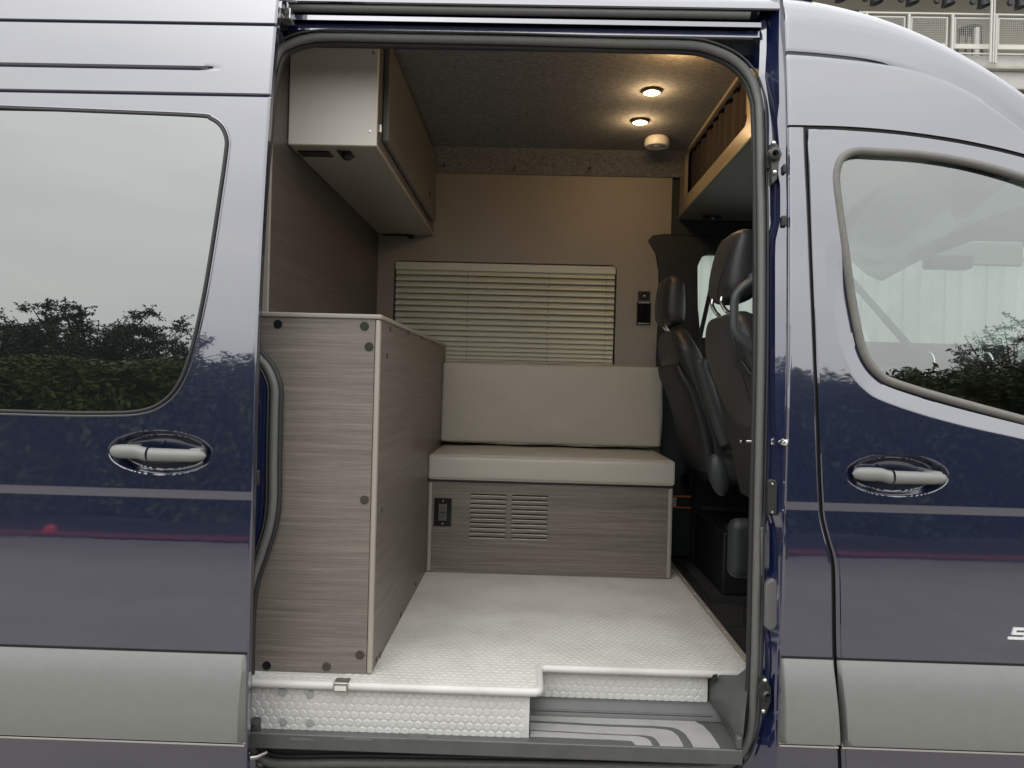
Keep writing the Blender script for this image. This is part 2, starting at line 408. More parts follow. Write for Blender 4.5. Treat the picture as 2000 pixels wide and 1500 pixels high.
hedge('hedge', 'loose dark green hedge reflected in the front door window', -2.9, 9.5, -6.7, 2.2, .9, 36000, 5, 'leaf_bush')
def tree(name, label, x, y, h, rad, n, seed, m):
    rnd = random.Random(seed); r = root(name, label, 'tree', (x, y, .11)); tr = MB(); tips = []
    tr.tube([(x, y, .05), (x + .05, y, h * .25), (x - .03, y + .05, h * .5)], [.11, .08, .055], 8)
    for i in range(int(18 + n / 700)):
        a = rnd.uniform(0, 6.28); e = rnd.uniform(.0, 1.3); L = rad * rnd.uniform(.65, 1.05)
        b = Vector((x, y, h * rnd.uniform(.28, .5)))
        tip = b + Vector((math.cos(a) * math.cos(e) * L, math.sin(a) * math.cos(e) * L, math.sin(e) * (h - b.z) * rnd.uniform(.75, 1.0)))
        mid = (b + tip) / 2 + Vector((0, 0, -.06)); tr.tube([b, mid, tip], [.035, .02, .006], 5)
        for q in range(5):
            t = rnd.uniform(.45, 1.05); tips.append(lerp(b, tip, t) + Vector((rnd.gauss(0, .12), rnd.gauss(0, .12), rnd.gauss(0, .1))))
    mb = MB(); pts = []
    nt_ = len(tips); per = max(8, n // (nt_ * 4))
    for t in tips:
        for _ in range(4):
            d = Vector((rnd.gauss(0, .7), rnd.gauss(0, .7), rnd.uniform(-.1, 1.1))).normalized() * rnd.uniform(.22, .5)
            q = t - d * .35; e_ = q + d
            tr.tube([q, (q + e_) / 2 + Vector((0, 0, .02)), e_], [.008, .006, .003], 4)
            for _k in range(per):
                u = rnd.random() ** .8; pts.append(q.lerp(e_, u) + Vector((rnd.gauss(0, .035), rnd.gauss(0, .035), rnd.gauss(0, .03))) * (1.5 - u))
    tr.build('trunk', 'bark', r, smooth=60)
    leaves(mb, pts, .030, rnd, .4); mb.build('crown', m, r)
tree('tree', 'broad dark tree above the hedge reflected in the rear window', -7.0, -10.5, 3.8, 2.3, 60000, 11, 'leaf_tree')
tree('tree', 'small dark tree half hidden at the edge of the rear window reflection', -8.9, -10.8, 3.6, 1.9, 24000, 12, 'leaf_tree')
tree('tree', 'slender tree rising at the right edge of the front window reflection', 7.5, -10.0, 3.9, 1.2, 14000, 13, 'leaf_tree')
tree('tree', 'low bushy tree reflected beside the rear edge of the front door', 3.3, -9.6, 2.5, 1.2, 9000, 14, 'leaf_tree')

# ------------------------------------------------------------------ the building behind the van
BY = 17.0
def bz(py, Y=BY): return at(1800, py, Y).z
bld = root('building', 'pale concrete building with a railed balcony behind the van', 'building', (10, BY, 0))
zs_ = bz(106); zb_ = bz(128); zc_ = bz(168)
xl, xr = 3.0, 22.0
MB().box(xl, xr, BY, BY + 4, zb_, zs_).build('balcony_slab', 'concrete', bld, bevel=.02)
MB().box(xl, xr, BY - .12, BY + .2, bz(136), zb_ - .003).build('drip_edge', 'concrete_edge', bld, bevel=.03)
MB().box(xl, xr, BY + .02, BY + .5, zc_, bz(136) - .003).build('beam', 'concrete', bld, bevel=.02)
MB().box(xl, xr, BY - .05, BY + .5, bz(173), zc_ - .003).build('beam_flange', 'edge_band', bld, bevel=.02)
MB().box(xl, xr, BY + 3.6, BY + 3.9, zs_ + .003, zs_ + 3.2).build('balcony_wall', 'balcony_wall', bld)
MB().box(xl, xr, BY + 2.2, BY + 2.4, 0, zc_).build('lower_wall', 'building_dark', bld)
MB().box(xl, xr, BY + 2.0, BY + 2.15, bz(222, BY + 2), bz(217, BY + 2)).build('lower_rail', 'concrete', bld)
MB().box(xl, xr, BY + .2, BY + 2.2, zc_ + .02, zc_ + .12).build('soffit', 'building_dark', bld)
MB().box(xl, xr, BY - .3, BY + 4, zs_ + 3.2, zs_ + 3.5).build('upper_slab', 'concrete', bld)
for i in range(9):
    x = at(1925 + i * 22 - 90, 176, BY + .3).x
    MB().box(x, x + .16, BY + .55, BY + 2.1, zc_ - .25, zc_ + .018).build('joist', 'balcony_wall', bld)
# railing
rail = root('balcony_railing', 'white steel railing with wire mesh panels along the balcony', 'railing', (10, BY - .1, zs_))
RY = BY - .08; zt_ = at(1800, 25, RY).z; zr_ = at(1800, 102, RY).z
MB().box(xl, xr, RY - .025, RY + .025, zt_ - .035, zt_).build('top_rail', 'rail_white', rail)
MB().box(xl, xr, RY - .02, RY + .02, zr_ - .03, zr_).build('bottom_rail', 'rail_white', rail)
xp = [at(p, 60, RY).x for p in (1520, 1604, 1690, 1773, 1858, 1943, 2028, 2112)]
post = None; mesh_src = None
pw = xp[3] - xp[2]
for i, x in enumerate(xp):
    if post is None:
        post = MB().box(-.025, .025, -.03, .03, zb_ + .02 - zr_, zt_ - .036 - zr_).build('post', 'rail_white', rail); post.location = (x, RY - .05, zr_)
        fr = MB(); a, b = .07, pw - .07; z0, z1 = .10, zt_ - zr_ - .10
        fr.box(a, b, -.015, .015, z1 - .03, z1).box(a, b, -.015, .015, z0, z0 + .03).box(a, a + .03, -.015, .015, z0 + .031, z1 - .031).box(b - .03, b, -.015, .015, z0 + .031, z1 - .031)
        frame = fr.build('panel_frame', 'rail_white', rail); frame.location = (x, RY, zr_)
        kp = MB().box(a + .031, b - .031, -.006, .006, z0 + .031, z0 + .12).build('kick_plate', 'kick_plate', rail); kp.location = (x, RY, zr_)
        wm = MB(); nx = 17; nz_ = 14
        for q in range(nx): xx = lerp(a + .03, b - .03, (q + .5) / nx); wm.box(xx - .0022, xx + .0022, -.0022, .0022, z0 + .121, z1 - .031)
        for q in range(nz_): zz = lerp(z0 + .12, z1 - .03, (q + .5) / nz_); wm.box(a + .03, b - .03, -.0067, -.0023, zz - .0022, zz + .0022)
        wires = wm.build('wire_mesh', 'rail_white', rail); wires.location = (x, RY, zr_); wires['kind'] = 'stuff'
    else:
        inst(post, 'post', rail, (x, RY - .05, zr_)); inst(frame, 'panel_frame', rail, (x, RY, zr_)); inst(kp, 'kick_plate', rail, (x, RY, zr_)); q = inst(wires, 'wire_mesh', rail, (x, RY, zr_)); q['kind'] = 'stuff'
t_ = MB(); xx = at(1937, 10, RY - .2).x
t_.box(xx - .02, xx + .02, RY - .22, RY - .18, zr_ - .3, zs_ + 3.2).box(xx + .05, xx + .08, RY - .22, RY - .18, zr_ - .3, zs_ + 3.2)
tag(t_.build('drain_pipe', 'rail_white'), 'pair of thin white vertical pipes in front of the balcony railing', 'pipe')
t_ = MB(); xx = at(1907, 80, BY + .9).x
tag(t_.box(xx - .05, xx + .05, BY + .85, BY + .95, zs_ + .004, at(1907, 54, BY + .9).z).build('balcony_post', 'rail_white', bevel=.01), 'short white post beside the black stool on the balcony', 'post')
# lamps under the slab above the balcony
def lamp(px, label, py=0):
    p = at(px, py, BY + .8); r = root('flood_lamp', label, 'lamp', p, 'lamps over the balcony')
    MB().lathe([(.0, .0), (.06, .0), (.075, -.05), (.10, -.10), (.17, -.30), (.165, -.30), (.05, -.1)], p + Vector((.06, 0, .16)), (-.25, 0, 1), 16).build('shade', 'lamp_black', r, smooth=50)
    MB().tube(spline([p + Vector((.0, 0, .2)), p + Vector((-.02, 0, .05)), p + Vector((-.12, 0, -.02))], 5), .015, 6).build('arm', 'lamp_black', r, smooth=60)
    MB().lathe([(0, -.05), (.07, -.045), (.085, 0), (.07, .045), (0, .05)], p + Vector((-.16, -.02, -.03)), (0, 1, 0), 14).build('hinge', 'lamp_black', r, smooth=50)
    MB().box(p.x - .02, p.x + .02, BY + .78, BY + .82, p.z + .2, zs_ + 3.2).build('stem', 'lamp_black', r)
for i, (px, py) in enumerate([(1556, -12), (1634, -10), (1702, -4), (1772, -3), (1842, 0), (1912, 2), (1985, 4)]):
    lamp(px, ['first', 'second', 'third', 'fourth', 'fifth', 'sixth', 'last'][i] + ' black flood lamp from the left above the balcony railing', py)
def stool(px, label):
    p = at(px, 100, BY + 1.3); z0 = zs_ + .004; h = at(px, 57, BY + 1.3).z - z0
    r = root('bar_stool', label, 'stool', (p.x, BY + 1.3, z0), 'black stools on the balcony')
    MB().lathe([(0, h + .02), (.24, h + .015), (.29, h), (.27, h - .06), (.12, h - .14), (0, h - .15)], (p.x, BY + 1.3, z0), (0, 0, 1), 20).build('seat', 'lamp_black', r, smooth=50)
    for dx, dy in ((-1, -1), (1, -1), (1, 1), (-1, 1)):
        MB().tube([(p.x + dx * .17, BY + 1.3 + dy * .17, z0 + h - .04), (p.x + dx * .24, BY + 1.3 + dy * .24, z0)], .028, 6).build('leg', 'lamp_black', r)
    MB().tube([(p.x + .22 * math.cos(a * .5236), BY + 1.3 + .22 * math.sin(a * .5236), z0 + h * .35) for a in range(12)], .01, 5, True).build('foot_ring', 'lamp_black', r)
stool(1893, 'black bar stool behind the mesh railing beside a short white post'); stool(1672, 'black bar stool mostly hidden behind the van roof')
# corrugated wall behind the cab
cw = root('corrugated_wall', 'pale green corrugated metal wall seen through the cab windows', 'wall', (4, 6.0, 0))
for i in range(34):
    x0 = -1.2 + i * .42
    sec = []
    for (a, b) in ((0, 0), (.11, 0), (.14, .045), (.25, .045), (.28, 0), (.3999, 0)): sec.append((x0 + a, b))
    mb = MB(); mb.grid([[(a, 6.0 - b, 0.0) for a, b in sec], [(a, 6.0 - b, 2.85) for a, b in sec]])
    mb.grid([[(a, 6.03 - b, 0.0) for a, b in sec], [(a, 6.03 - b, 2.85) for a, b in sec]])
    mb.build('metal_sheet', 'corrugated', cw)
    MB().box(x0 + .4, x0 + .42, 5.97, 6.04, 0, 2.85).build('seam_strip', 'rail_white', cw)
MB().box(-1.3, 13.2, 5.93, 6.06, 2.853, 2.95).build('coping', 'rail_white', cw)

# ------------------------------------------------------------------ the van
van = root('camper_van', 'dark blue high roof camper van with its sliding side door open', 'van', (0, .9, 0))
XE = .657                       # rear edge of the body ahead of the opening
XD = -.660                      # front edge of the opened sliding door

# --- sliding door, slid back along the outside of the body
DY = -.10
gz = [(at(0, 33, DY + .09).z + at(545, 57, DY + .09).z) / 2, (at(0, 124, DY + .07).z + at(430, 138, DY + .07).z) / 2, (at(0, 173, DY + .06).z + at(530, 192, DY + .06).z) / 2]
def vgroove(z, c, wd, dp):
    d = abs(z - c); return dp * max(0, 1 - d / wd)
def cup(x, z, c):
    dx = (x - c.x) / .130; dz = (z - c.z) / .054
    if dx < -1.1 or dx > 1.1 or abs(dz) > 1.3: return 0
    rr = math.sqrt(dx * dx + dz * dz)
    return .026 * ss(1.0, .80, rr) + .004 * ss(.7, .0, rr)
hc1 = at(313, 884, DY); hc2 = at(1753, 928, 0)
def sl_disp(x, z):
    d = prof(z) + belt(z) + vgroove(z, gz[0], .005, .006) + vgroove(z, gz[2], .005, .005)
    d += vgroove(z, gz[1], .006, .006) * ss(at(440, 140, DY + .07).x, at(380, 140, DY + .07).x, x)
    d += cup(x, z, hc1)
    d += .004 * ss(.007, 0, XD - x) ** 2      # rolled edge
    return d
ex = []
for q in gz: ex += [q - .0061, q - .005, q, q + .005, q + .0061]
ex += [ZB + .009, ZB - .009, ZB + .012, ZB - .012]
zz = zlines(.42, 2.56, .02, ex + [hc1.z + (i - 30) * .0022 for i in range(61)])
xx = sorted(set([round(-1.75 + i * .02, 5) for i in range(54)] + [round(hc1.x + (i - 60) * .0025, 5) for i in range(121)] + [round(XD - i * .002, 5) for i in range(12)] + [-.70]))
xx = [x for x in xx if x <= XD + 1e-6]
sd_ = MB().grid([[(x, DY + sl_disp(x, z), z) for x in xx] for z in zz])
sdoor = sd_.build('sliding_door', 'paint', van, smooth=35); sdoor['label'] = 'dark blue sliding door pushed back beside the opening'
# folded edge and inner skin of the door
MB().grid([[(XD, DY + sl_disp(XD, z), z) for z in zz], [(XD - .004, DY + prof(z) + .035, z) for z in zz], [(XD - .03, DY + prof(z) + .05, z) for z in zz], [(-1.75, DY + prof(z) + .055, z) for z in zz]]).build('door_edge', 'jamb_paint', sdoor, smooth=30)
MB().tube([(XD - .018, DY + prof(z) + .056, z) for z in zlines(.5, 2.4, .05, [])], .008, 8).build('door_seal', 'rubber_dark', sdoor, smooth=60)
# window of the sliding door
ctr = [(-60, 209), (200, 219), (385, 227), (412, 233), (432, 248), (442, 272), (441, 300), (430, 380), (415, 480), (400, 570), (383, 650), (368, 705), (352, 745), (330, 775), (300, 795), (262, 804), (200, 806), (100, 805), (-60, 800)]
cw_ = []
for px, py in ctr:
    p = at(px, py, DY); p = at(px, py, DY + prof(p.z)); cw_.append(p)
cs = spline(cw_, 6)
cs = [Vector((p.x, DY + prof(p.z), p.z)) for p in cs]
rows = []
ztop, zbot = max(p.z for p in cs), min(p.z for p in cs)
prevz = 9
for p in cs[6 * 2 - 4:-6 * 2]:
    zq = min(prevz - .0005, p.z); prevz = zq
    rows.append([Vector((lerp(-1.72, p.x - .002, j / 40), DY + prof(zq) - .004, zq)) for j in range(41)])
win = MB().grid(rows).build('window', 'dark_glass', sdoor, smooth=180)
edge = [Vector((p.x, DY + prof(p.z) - .003, p.z)) for p in cs]
MB().tube(edge, .0045, 8).build('gasket', 'rubber_dark', win, smooth=60)
def offs(path, d):
    o = []
    for i, p in enumerate(path):
        t = (path[min(i + 1, len(path) - 1)] - path[max(i - 1, 0)]); n = Vector((-t.z, 0, t.x)).normalized(); o.append(p + n * d)
    return o
lip = offs([Vector((p.x, DY + prof(p.z) + .0005, p.z)) for p in cs], .007)
if lip[40].x < cs[40].x: lip = offs([Vector((p.x, DY + prof(p.z) + .0005, p.z)) for p in cs], -.007)
MB().tube(lip, .0035, 8).build('window_lip', 'paint', win, smooth=60)

def handle(c, Y, parent):
    # pull bar with a separate lock end, bridging an oval dish
    h = None
    prof_ = []
    L = .118
    rows = []; n = 14
    for i in range(41):
        t = -1 + 2 * i / 40; x = t * L
        rz = .0175 * (1 - .16 * (t + 1) / 2) * (max(0, 1 - abs(t) ** 9)) ** .5 + .0005
        if .55 > t > -.35: rz *= 1
        ry = .014 * (max(0, 1 - abs(t) ** 7)) ** .5 + .0005
        yc = Y - .012 - .004 * (1 - t * t)
        zc = c.z - .002 + (.004 if t < -.45 else -.002 * ss(-.45, -.2, t) + .004 * (1 - ss(-.45, -.2, t)))
        rows.append([Vector((c.x + x, yc + ry * math.cos(2 * math.pi * k / n), zc + rz * math.sin(2 * math.pi * k / n))) for k in range(n)])
    b = MB().grid(rows[17:], True); bar = b.build('handle', 'handle_grey', parent, smooth=70)
    MB().grid(rows[:17], True).build('lock_cover', 'handle_grey', bar, smooth=70)
    MB().box(c.x - L * .17, c.x - L * .14, Y - .008, Y + .012, c.z - .012, c.z + .012).build('seam', 'black', bar)
    for sx in (-.085, .09):
        MB().rbox((c.x + sx, Y + .006, c.z), (.016, .022, .013), .006, n=2).build('foot', 'handle_grey', bar, smooth=180)
handle(hc1, DY, sdoor)
# grey rubbing strip
def strip(name, xs_l, xs_r, Y0, parent, nx=24):
    rows = []
    n = 18
    for i in range(n + 1):
        t = (i / n) ** 1.3; z = lerp(ZT1, ZT0, t)
        bulge = .034 * (1 - (1 - min(1, t / .85)) ** 2.2) * (max(0, 1 - max(0, (t - .9) / .1) ** 3)) + .002
        rows.append([])
        for j in range(nx + 1):
            u = j / nx; x = lerp(xs_l(z), xs_r(z), u)
            e = min(x - xs_l(z), xs_r(z) - x)
            rows[-1].append(Vector((x, Y0 + prof(z) - bulge * (max(0.0, 1 - (1 - min(1, e / .008)) ** 2)) ** .5 + .0015, z)))
    for r_ in rows:           # sharper sampling at the ends
        pass
    return MB().grid(rows).build(name, 'trim_grey', parent, smooth=60)
def xsn(a, b): return a, b
strip('rubbing_strip', lambda z: -1.75, lambda z: XD - .004, DY, sdoor, 160)
MB().box(-1.75, XD - .003, DY - .004, DY + .01, ZT0 - .006, ZT0 - .001).build('strip_moulding', 'chrome', sdoor, bevel=.001)
MB().box(-1.75, XD - .003, DY - .0012, DY + .01, ZT1 + .0005, ZT1 + .006).build('strip_shadow_gap', 'black', sdoor)

# --- body ahead of the opening: rear pillar skin, front door, roof side
def gap_x(z):
    pts = []
    for px, py in ((1571, 0), (1574, 240), (1580, 400), (1590, 650), (1600, 900), (1604, 985), (1608, 1020), (1618, 1060), (1626, 1090), (1629, 1130), (1631, 1270), (1636, 1380), (1641, 1500), (1643, 1580)):
        p = at(px, py, 0); p = at(px, py, prof(p.z)); pts.append((p.z, p.x))
    return pts
_gx = sorted((v.y, v.x) for v in [Vector((x, z, 0)) for z, x in spline([Vector((z, x, 0)) for z, x in gap_x(0)], 6) and [(p.x, p.y) for p in spline([Vector((z, x, 0)) for z, x in gap_x(0)], 6)]])
def gx(z): return interp(_gx, z)
_gut = sorted((p.x, p.z) for p in spline([at(px, py, prof(2.1)) for px, py in ((1500, 244), (1535, 244), (1650, 247), (1750, 255), (1850, 269), (1930, 285), (2000, 303), (2100, 335), (2200, 375), (2300, 420))], 8))
def gutz(x): return interp(_gut, x)
zz = zlines(.40, 2.2, .02, [ZB + .009, ZB - .009, ZB + .012, ZB - .012])
rows = []
for z in zz:
    r_ = []
    for j in range(25):
        u = j / 24; u = u * u * (3 - 2 * u); x = lerp(XE, gx(z) - .0045, u); z2 = min(z, gutz(x) - .004)
        e1 = x - XE; e2 = gx(z) - .0045 - x
        r_.append(Vector((x, prof(z2) + belt(z2) + .006 * ss(.007, 0, e1) ** 2 + .0025 * ss(.004, 0, e2) ** 2, z2)))
    rows.append(r_)
MB().grid(rows).build('pillar_skin', 'paint', van, smooth=35)
MB().grid([[(gx(z) - .012, prof(z) + .012, z) for z in zz], [(gx(z) + .014, prof(z) + .012, z) for z in zz]]).build('door_gap', 'black', van)
strip('rubbing_strip', lambda z: XE + .003, lambda z: gx(z) - .004, 0, van, 60)
MB().box(XE + .002, gx(ZT0) - .004, -.004, .01, ZT0 - .006, ZT0 - .001).build('strip_moulding', 'chrome', van, bevel=.001)
MB().box(XE + .002, gx(ZT1) - .004, -.0012, .01, ZT1 + .0005, ZT1 + .006).build('strip_shadow_gap', 'black', van)
# front door lower skin
ZS = 1.299; XR = 1.75
zz = zlines(.40, ZS, .02, [ZB + .009, ZB - .009, ZB + .012, ZB - .012] + [hc2.z + (i - 30) * .0022 for i in range(61)])
def fd_disp(x, z, e):
    return prof(z) + belt(z) + cup(x, z, hc2) + .0025 * ss(.004, 0, e) ** 2
rows = []
uu = [i / 45 for i in range(46)]
for z in zz:
    x0 = gx(z) + .0045
    xs = [x0 + q for q in (0, .001, .002, .003, .004, .005, .006, .008)] + [lerp(x0 + .01, max(x0 + .012, hc2.x - .152), i / 4) for i in range(4)] + [hc2.x + (i - 60) * .0025 for i in range(121)] + [lerp(hc2.x + .152, XR, i / 24) for i in range(25)]
    xs = [x if i < 8 else max(x, x0 + .009 + i * 2e-5) for i, x in enumerate(xs)]
    rows.append([Vector((x, fd_disp(x, z, x - x0), z)) for x in xs])
fdoor = MB().grid(rows).build('front_door', 'paint', van, smooth=35); fdoor['label'] = 'closed dark blue front passenger door'
strip('rubbing_strip', lambda z: gx(z) + .004, lambda z: XR, 0, fdoor, 160)
MB().box(gx(ZT0) + .004, XR, -.004, .01, ZT0 - .006, ZT0 - .001).build('strip_moulding', 'chrome', fdoor, bevel=.001)
MB().box(gx(ZT1) + .004, XR, -.0012, .01, ZT1 + .0005, ZT1 + .006).build('strip_shadow_gap', 'black', fdoor)
handle(hc2, 0.0, fdoor)
# upper skin round the window
wpx = [(1700, 291), (1672, 291), (1652, 297), (1638, 311), (1631, 335), (1632, 370), (1645, 470), (1660, 565), (1672, 630), (1682, 675), (1696, 708), (1718, 734), (1750, 752), (1850, 783), (2000, 823), (2100, 848), (2160, 856), (2220, 850), (2250, 825), (2250, 770), (2225, 640), (2180, 520), (2100, 410), (2060, 370), (2000, 341), (1900, 313), (1800, 297)]
def onbody(px, py, dy=0.0):
    p = at(px, py, dy); return at(px, py, prof(p.z) + dy)
wloop = spline([onbody(a, b) for a, b in wpx], 8, closed=True)
wc = onbody(1900, 560)
def loop_hit(loop, a):
    d = Vector((math.cos(a), math.sin(a))); best = 0
    for i in range(len(loop)):
        p = loop[i]; q = loop[(i + 1) % len(loop)]
        p = Vector((p[0] - wc.x, p[1] - wc.z)); q = Vector((q[0] - wc.x, q[1] - wc.z)); e = q - p
        den = d.x * e.y - d.y * e.x
        if abs(den) < 1e-12: continue
        t = (p.x * e.y - p.y * e.x) / den; s_ = (p.x * d.y - p.y * d.x) / den
        if -1e-6 <= s_ <= 1 + 1e-6 and t > best: best = t
    return best
xt = [lerp(gx(2.08) + .0045, 1.68, i / 20) for i in range(21)]
oloop = [(x, gutz(x) - .006) for x in xt] + [(1.74, 1.75), (XR, ZS)] + [(gx(z) + .0045, z) for z in [lerp(ZS, 2.06, i / 30) for i in range(31)]]
w2 = [(p.x, p.z) for p in wloop]
angs = [2 * math.pi * i / 300 for i in range(300)] + [math.atan2(z - wc.z, x - wc.x) % (2 * math.pi) for x, z in (oloop[0], oloop[20], oloop[21], oloop[22], oloop[23])]
angs = sorted(set(round(a, 5) for a in angs))
S = [0, .004, .010, .018, .028, .038, .046, .050, .054, .060]
rows = [[] for _ in range(len(S) + 14)]
def scoop(s): return .0135 * ((1 - s / .050) if s < .050 else 0) if s > .004 else .0135 * (1 - .004 / .05) + .004
for a in angs:
    ri = loop_hit(w2, a); ro = loop_hit(oloop, a); d = Vector((math.cos(a), 0, math.sin(a)))
    gapw = max(.004, ro - ri); kk = min(1, gapw / .085); sk = ss(.35, -.15, math.sin(a))
    for i, s_ in enumerate(S):
        p = Vector((wc.x, 0, wc.z)) + d * (ri + (s_ * kk if s_ else -.012)); p.y = prof(p.z) + scoop(s_) * kk * sk + (.02 if s_ == 0 else 0); rows[i].append(p)
    for i in range(14):
        p = Vector((wc.x, 0, wc.z)) + d * lerp(ri + S[-1] * kk, ro, (i + 1) / 14); e = ro - (p - Vector((wc.x, p.y, wc.z))).length
        p.y = prof(p.z) + .004 * ss(.005, 0, (1 - (i + 1) / 14) * (gapw - S[-1] * kk)) ** 2 * (0 if p.z < ZS + .01 else 1); rows[len(S) + i].append(p)
fup = MB().grid(rows, True).build('window_surround', 'paint', fdoor, smooth=28)
rub = [Vector((p.x, prof(p.z) + .008, p.z)) for p in wloop]
def inward(path, d):
    return [p + (Vector((wc.x, p.y, wc.z)) - p).normalized() * d for p in path]
MB().tube([Vector((p.x, prof(p.z) + .006 + .008 * ss(.35, -.15, (p.z - wc.z) / max(1e-6, math.hypot(p.x - wc.x, p.z - wc.z))), p.z)) for p in inward(rub, .006)], .0112, 12, True).build('window_seal', 'window_rubber', fdoor, smooth=60)
gl_in = inward(rub, .012)
gl_rows = [[Vector((wc.x, 0, wc.z)).lerp(Vector((p.x, 0, p.z)), t) for p in gl_in] for t in [i / 12 for i in range(13)]]
for r_ in gl_rows:
    for p in r_: p.y = prof(p.z) + .017
MB().grid(gl_rows, True).build('window', 'cab_glass', fdoor, smooth=180)
# badge letter on the door
bc = onbody(1990, 1237); bm_ = MB()
# bold slanted letter: two bars and a middle bar joined by two uprights
def slab(x0, x1, z0, z1):
    q = [Vector((bc.x + x + z * .32, -.0045, bc.z + z)) for x, z in ((x0, z0), (x1, z0), (x1, z1), (x0, z1))]
    bm_.hexa(q, [p + Vector((0, .006, 0)) for p in q])
slab(-.019, .024, .0090, .0145); slab(-.019, .021, -.0026, .0026); slab(-.024, .021, -.0145, -.0090)
slab(-.019, -.011, .0026, .0090); slab(.013, .021, -.0090, -.0026)
bm_.build('badge_letter', 'badge', fdoor)
# roof side ahead of the opening, falling to the windscreen
sil = [(1518, 3), (1560, 8), (1620, 22), (1700, 48), (1780, 86), (1850, 130), (1920, 185), (2000, 262), (2080, 345), (2160, 430)]
_sil = sorted((p.x, p.z) for p in spline([at(a, b, .22) for a, b in sil], 8))
_crs = sorted((p.x, p.z) for p in spline([at(a, b, .09) for a, b in ((1520, 103), (1600, 109), (1700, 122), (1780, 142), (1860, 175), (1930, 220), (2000, 280), (2080, 355))], 8))
xs = [lerp(XE, 1.62, i / 60) for i in range(61)]
xs = [XE + .0, XE + .002, XE + .004, XE + .006] + xs[1:]
rows = []
NV = 44
for x in xs:
    z0 = gutz(x) + .003; z1 = max(z0 + .02, interp(_sil, x)); col_ = []
    zc2 = interp(_crs, x); fade = ss(1.25, .70, x) * .9 + .1
    e = x - XE
    zc3 = min(zc2, z1 - .06); zc3 = max(zc3, z0 + .012)
    zl = [lerp(z0, zc3 - .008, i / 14) for i in range(15)] + [zc3 - .004, zc3, zc3 + .004] + [lerp(zc3 + .008, z1, 1 - (1 - i / 27) ** 1.6) for i in range(28)]
    dep = lerp(.0004, .005, ss(1.12, .78, x))
    for z in zl:
        t = (z - z0) / (z1 - z0)
        y = prof(z) + .002; H = z1 - z0
        kx = max(0, (t - .72) / .28)
        y += .09 * (1 - math.sqrt(max(0, 1 - kx * kx))) * min(1, H / .2)
        y += vgroove(z, zc3, .006, dep)
        if z > zc3: y += .0035 * ss(.06, 0, z - zc3) * ss(.80, 1.25, x)
        y += .005 * ss(.006, 0, e) ** 2
        col_.append(Vector((x, y, z)))
    last = col_[-1]
    for yy, dz in ((.04, .010), (.10, .02), (.25, .035), (.55, .05), (.9, .055), (1.3, .045), (1.7, 0.0)):
        col_.append(Vector((x, last.y + yy * .93, last.z + dz)))
    rows.append(col_)
MB().grid(rows).build('roof_side', 'paint', van, smooth=40)
MB().grid([[Vector((x, prof(gutz(x)) + .010, gutz(x) - .012)) for x in xs], [Vector((x, prof(gutz(x)) + .008, gutz(x) + .010)) for x in xs]]).build('roof_joint', 'rubber_dark', van)

# --- header over the opening
def hz(py, Y): return at(1000, py, Y).z
hp = [(.30, 2.56), (.14, hz(-20, .12)), (.115, hz(-2, .115)), (.108, hz(8, .108)), (.112, hz(11, .11)), (.135, hz(13, .13))]
def extrude(poly, x0, x1, nx=2): return [[Vector((lerp(x0, x1, i / nx), y, z)) for i in range(nx + 1)] for y, z in poly]
MB().grid(extrude(hp, -.80, XE - .012)).build('roof_edge', 'paint', van, smooth=50)
MB().tube([(-.80, .128, hz(22, .128)), (.57, .128, hz(22, .128))], .012, 12).build('header_seal', 'rubber', van, smooth=60)
hp2 = [(.136, hz(13, .13)), (.16, hz(32, .16)), (.165, hz(33.5, .165)), (.1225, hz(36, .1225)), (.1190, hz(45, .119)), (.124, hz(46.5, .124)), (.185, hz(47, .185)), (.185, hz(52, .185)), (.1365, hz(52.5, .1365)), (.132, hz(65, .132)), (.175, hz(67.5, .175)), (.19, hz(100, .19))]
MB().grid(extrude(hp2, -.80, .60, 6)).build('header_rail', 'jamb_paint', van, smooth=25)
for px in (863, 1065, 1203):
    c = at(px, 56, .155); MB().lathe([(0, -.004), (.005, -.003), (.006, 0)], c, (0, 1, 0), 10).build('header_plug', 'black', van, smooth=60)
# roller bracket at the rear end of the track
rb_ = at(563, 32, .10)
MB().box(rb_.x - .02, rb_.x + .012, .08, .12, rb_.z - .016, rb_.z + .016).build('roller_bracket', 'steel', van, bevel=.004)
MB().lathe([(0, -.012), (.010, -.012), (.010, 0), (.006, .004), (0, .004)], rb_ + Vector((.004, -.03, .010)), (0, 1, 0), 14).build('roller', 'chrome', van, smooth=40)
MB().lathe([(0, -.012), (.008, -.012), (.008, 0), (0, .004)], rb_ + Vector((-.012, -.03, -.012)), (0, 1, 0), 14).build('roller', 'steel', van, smooth=40)

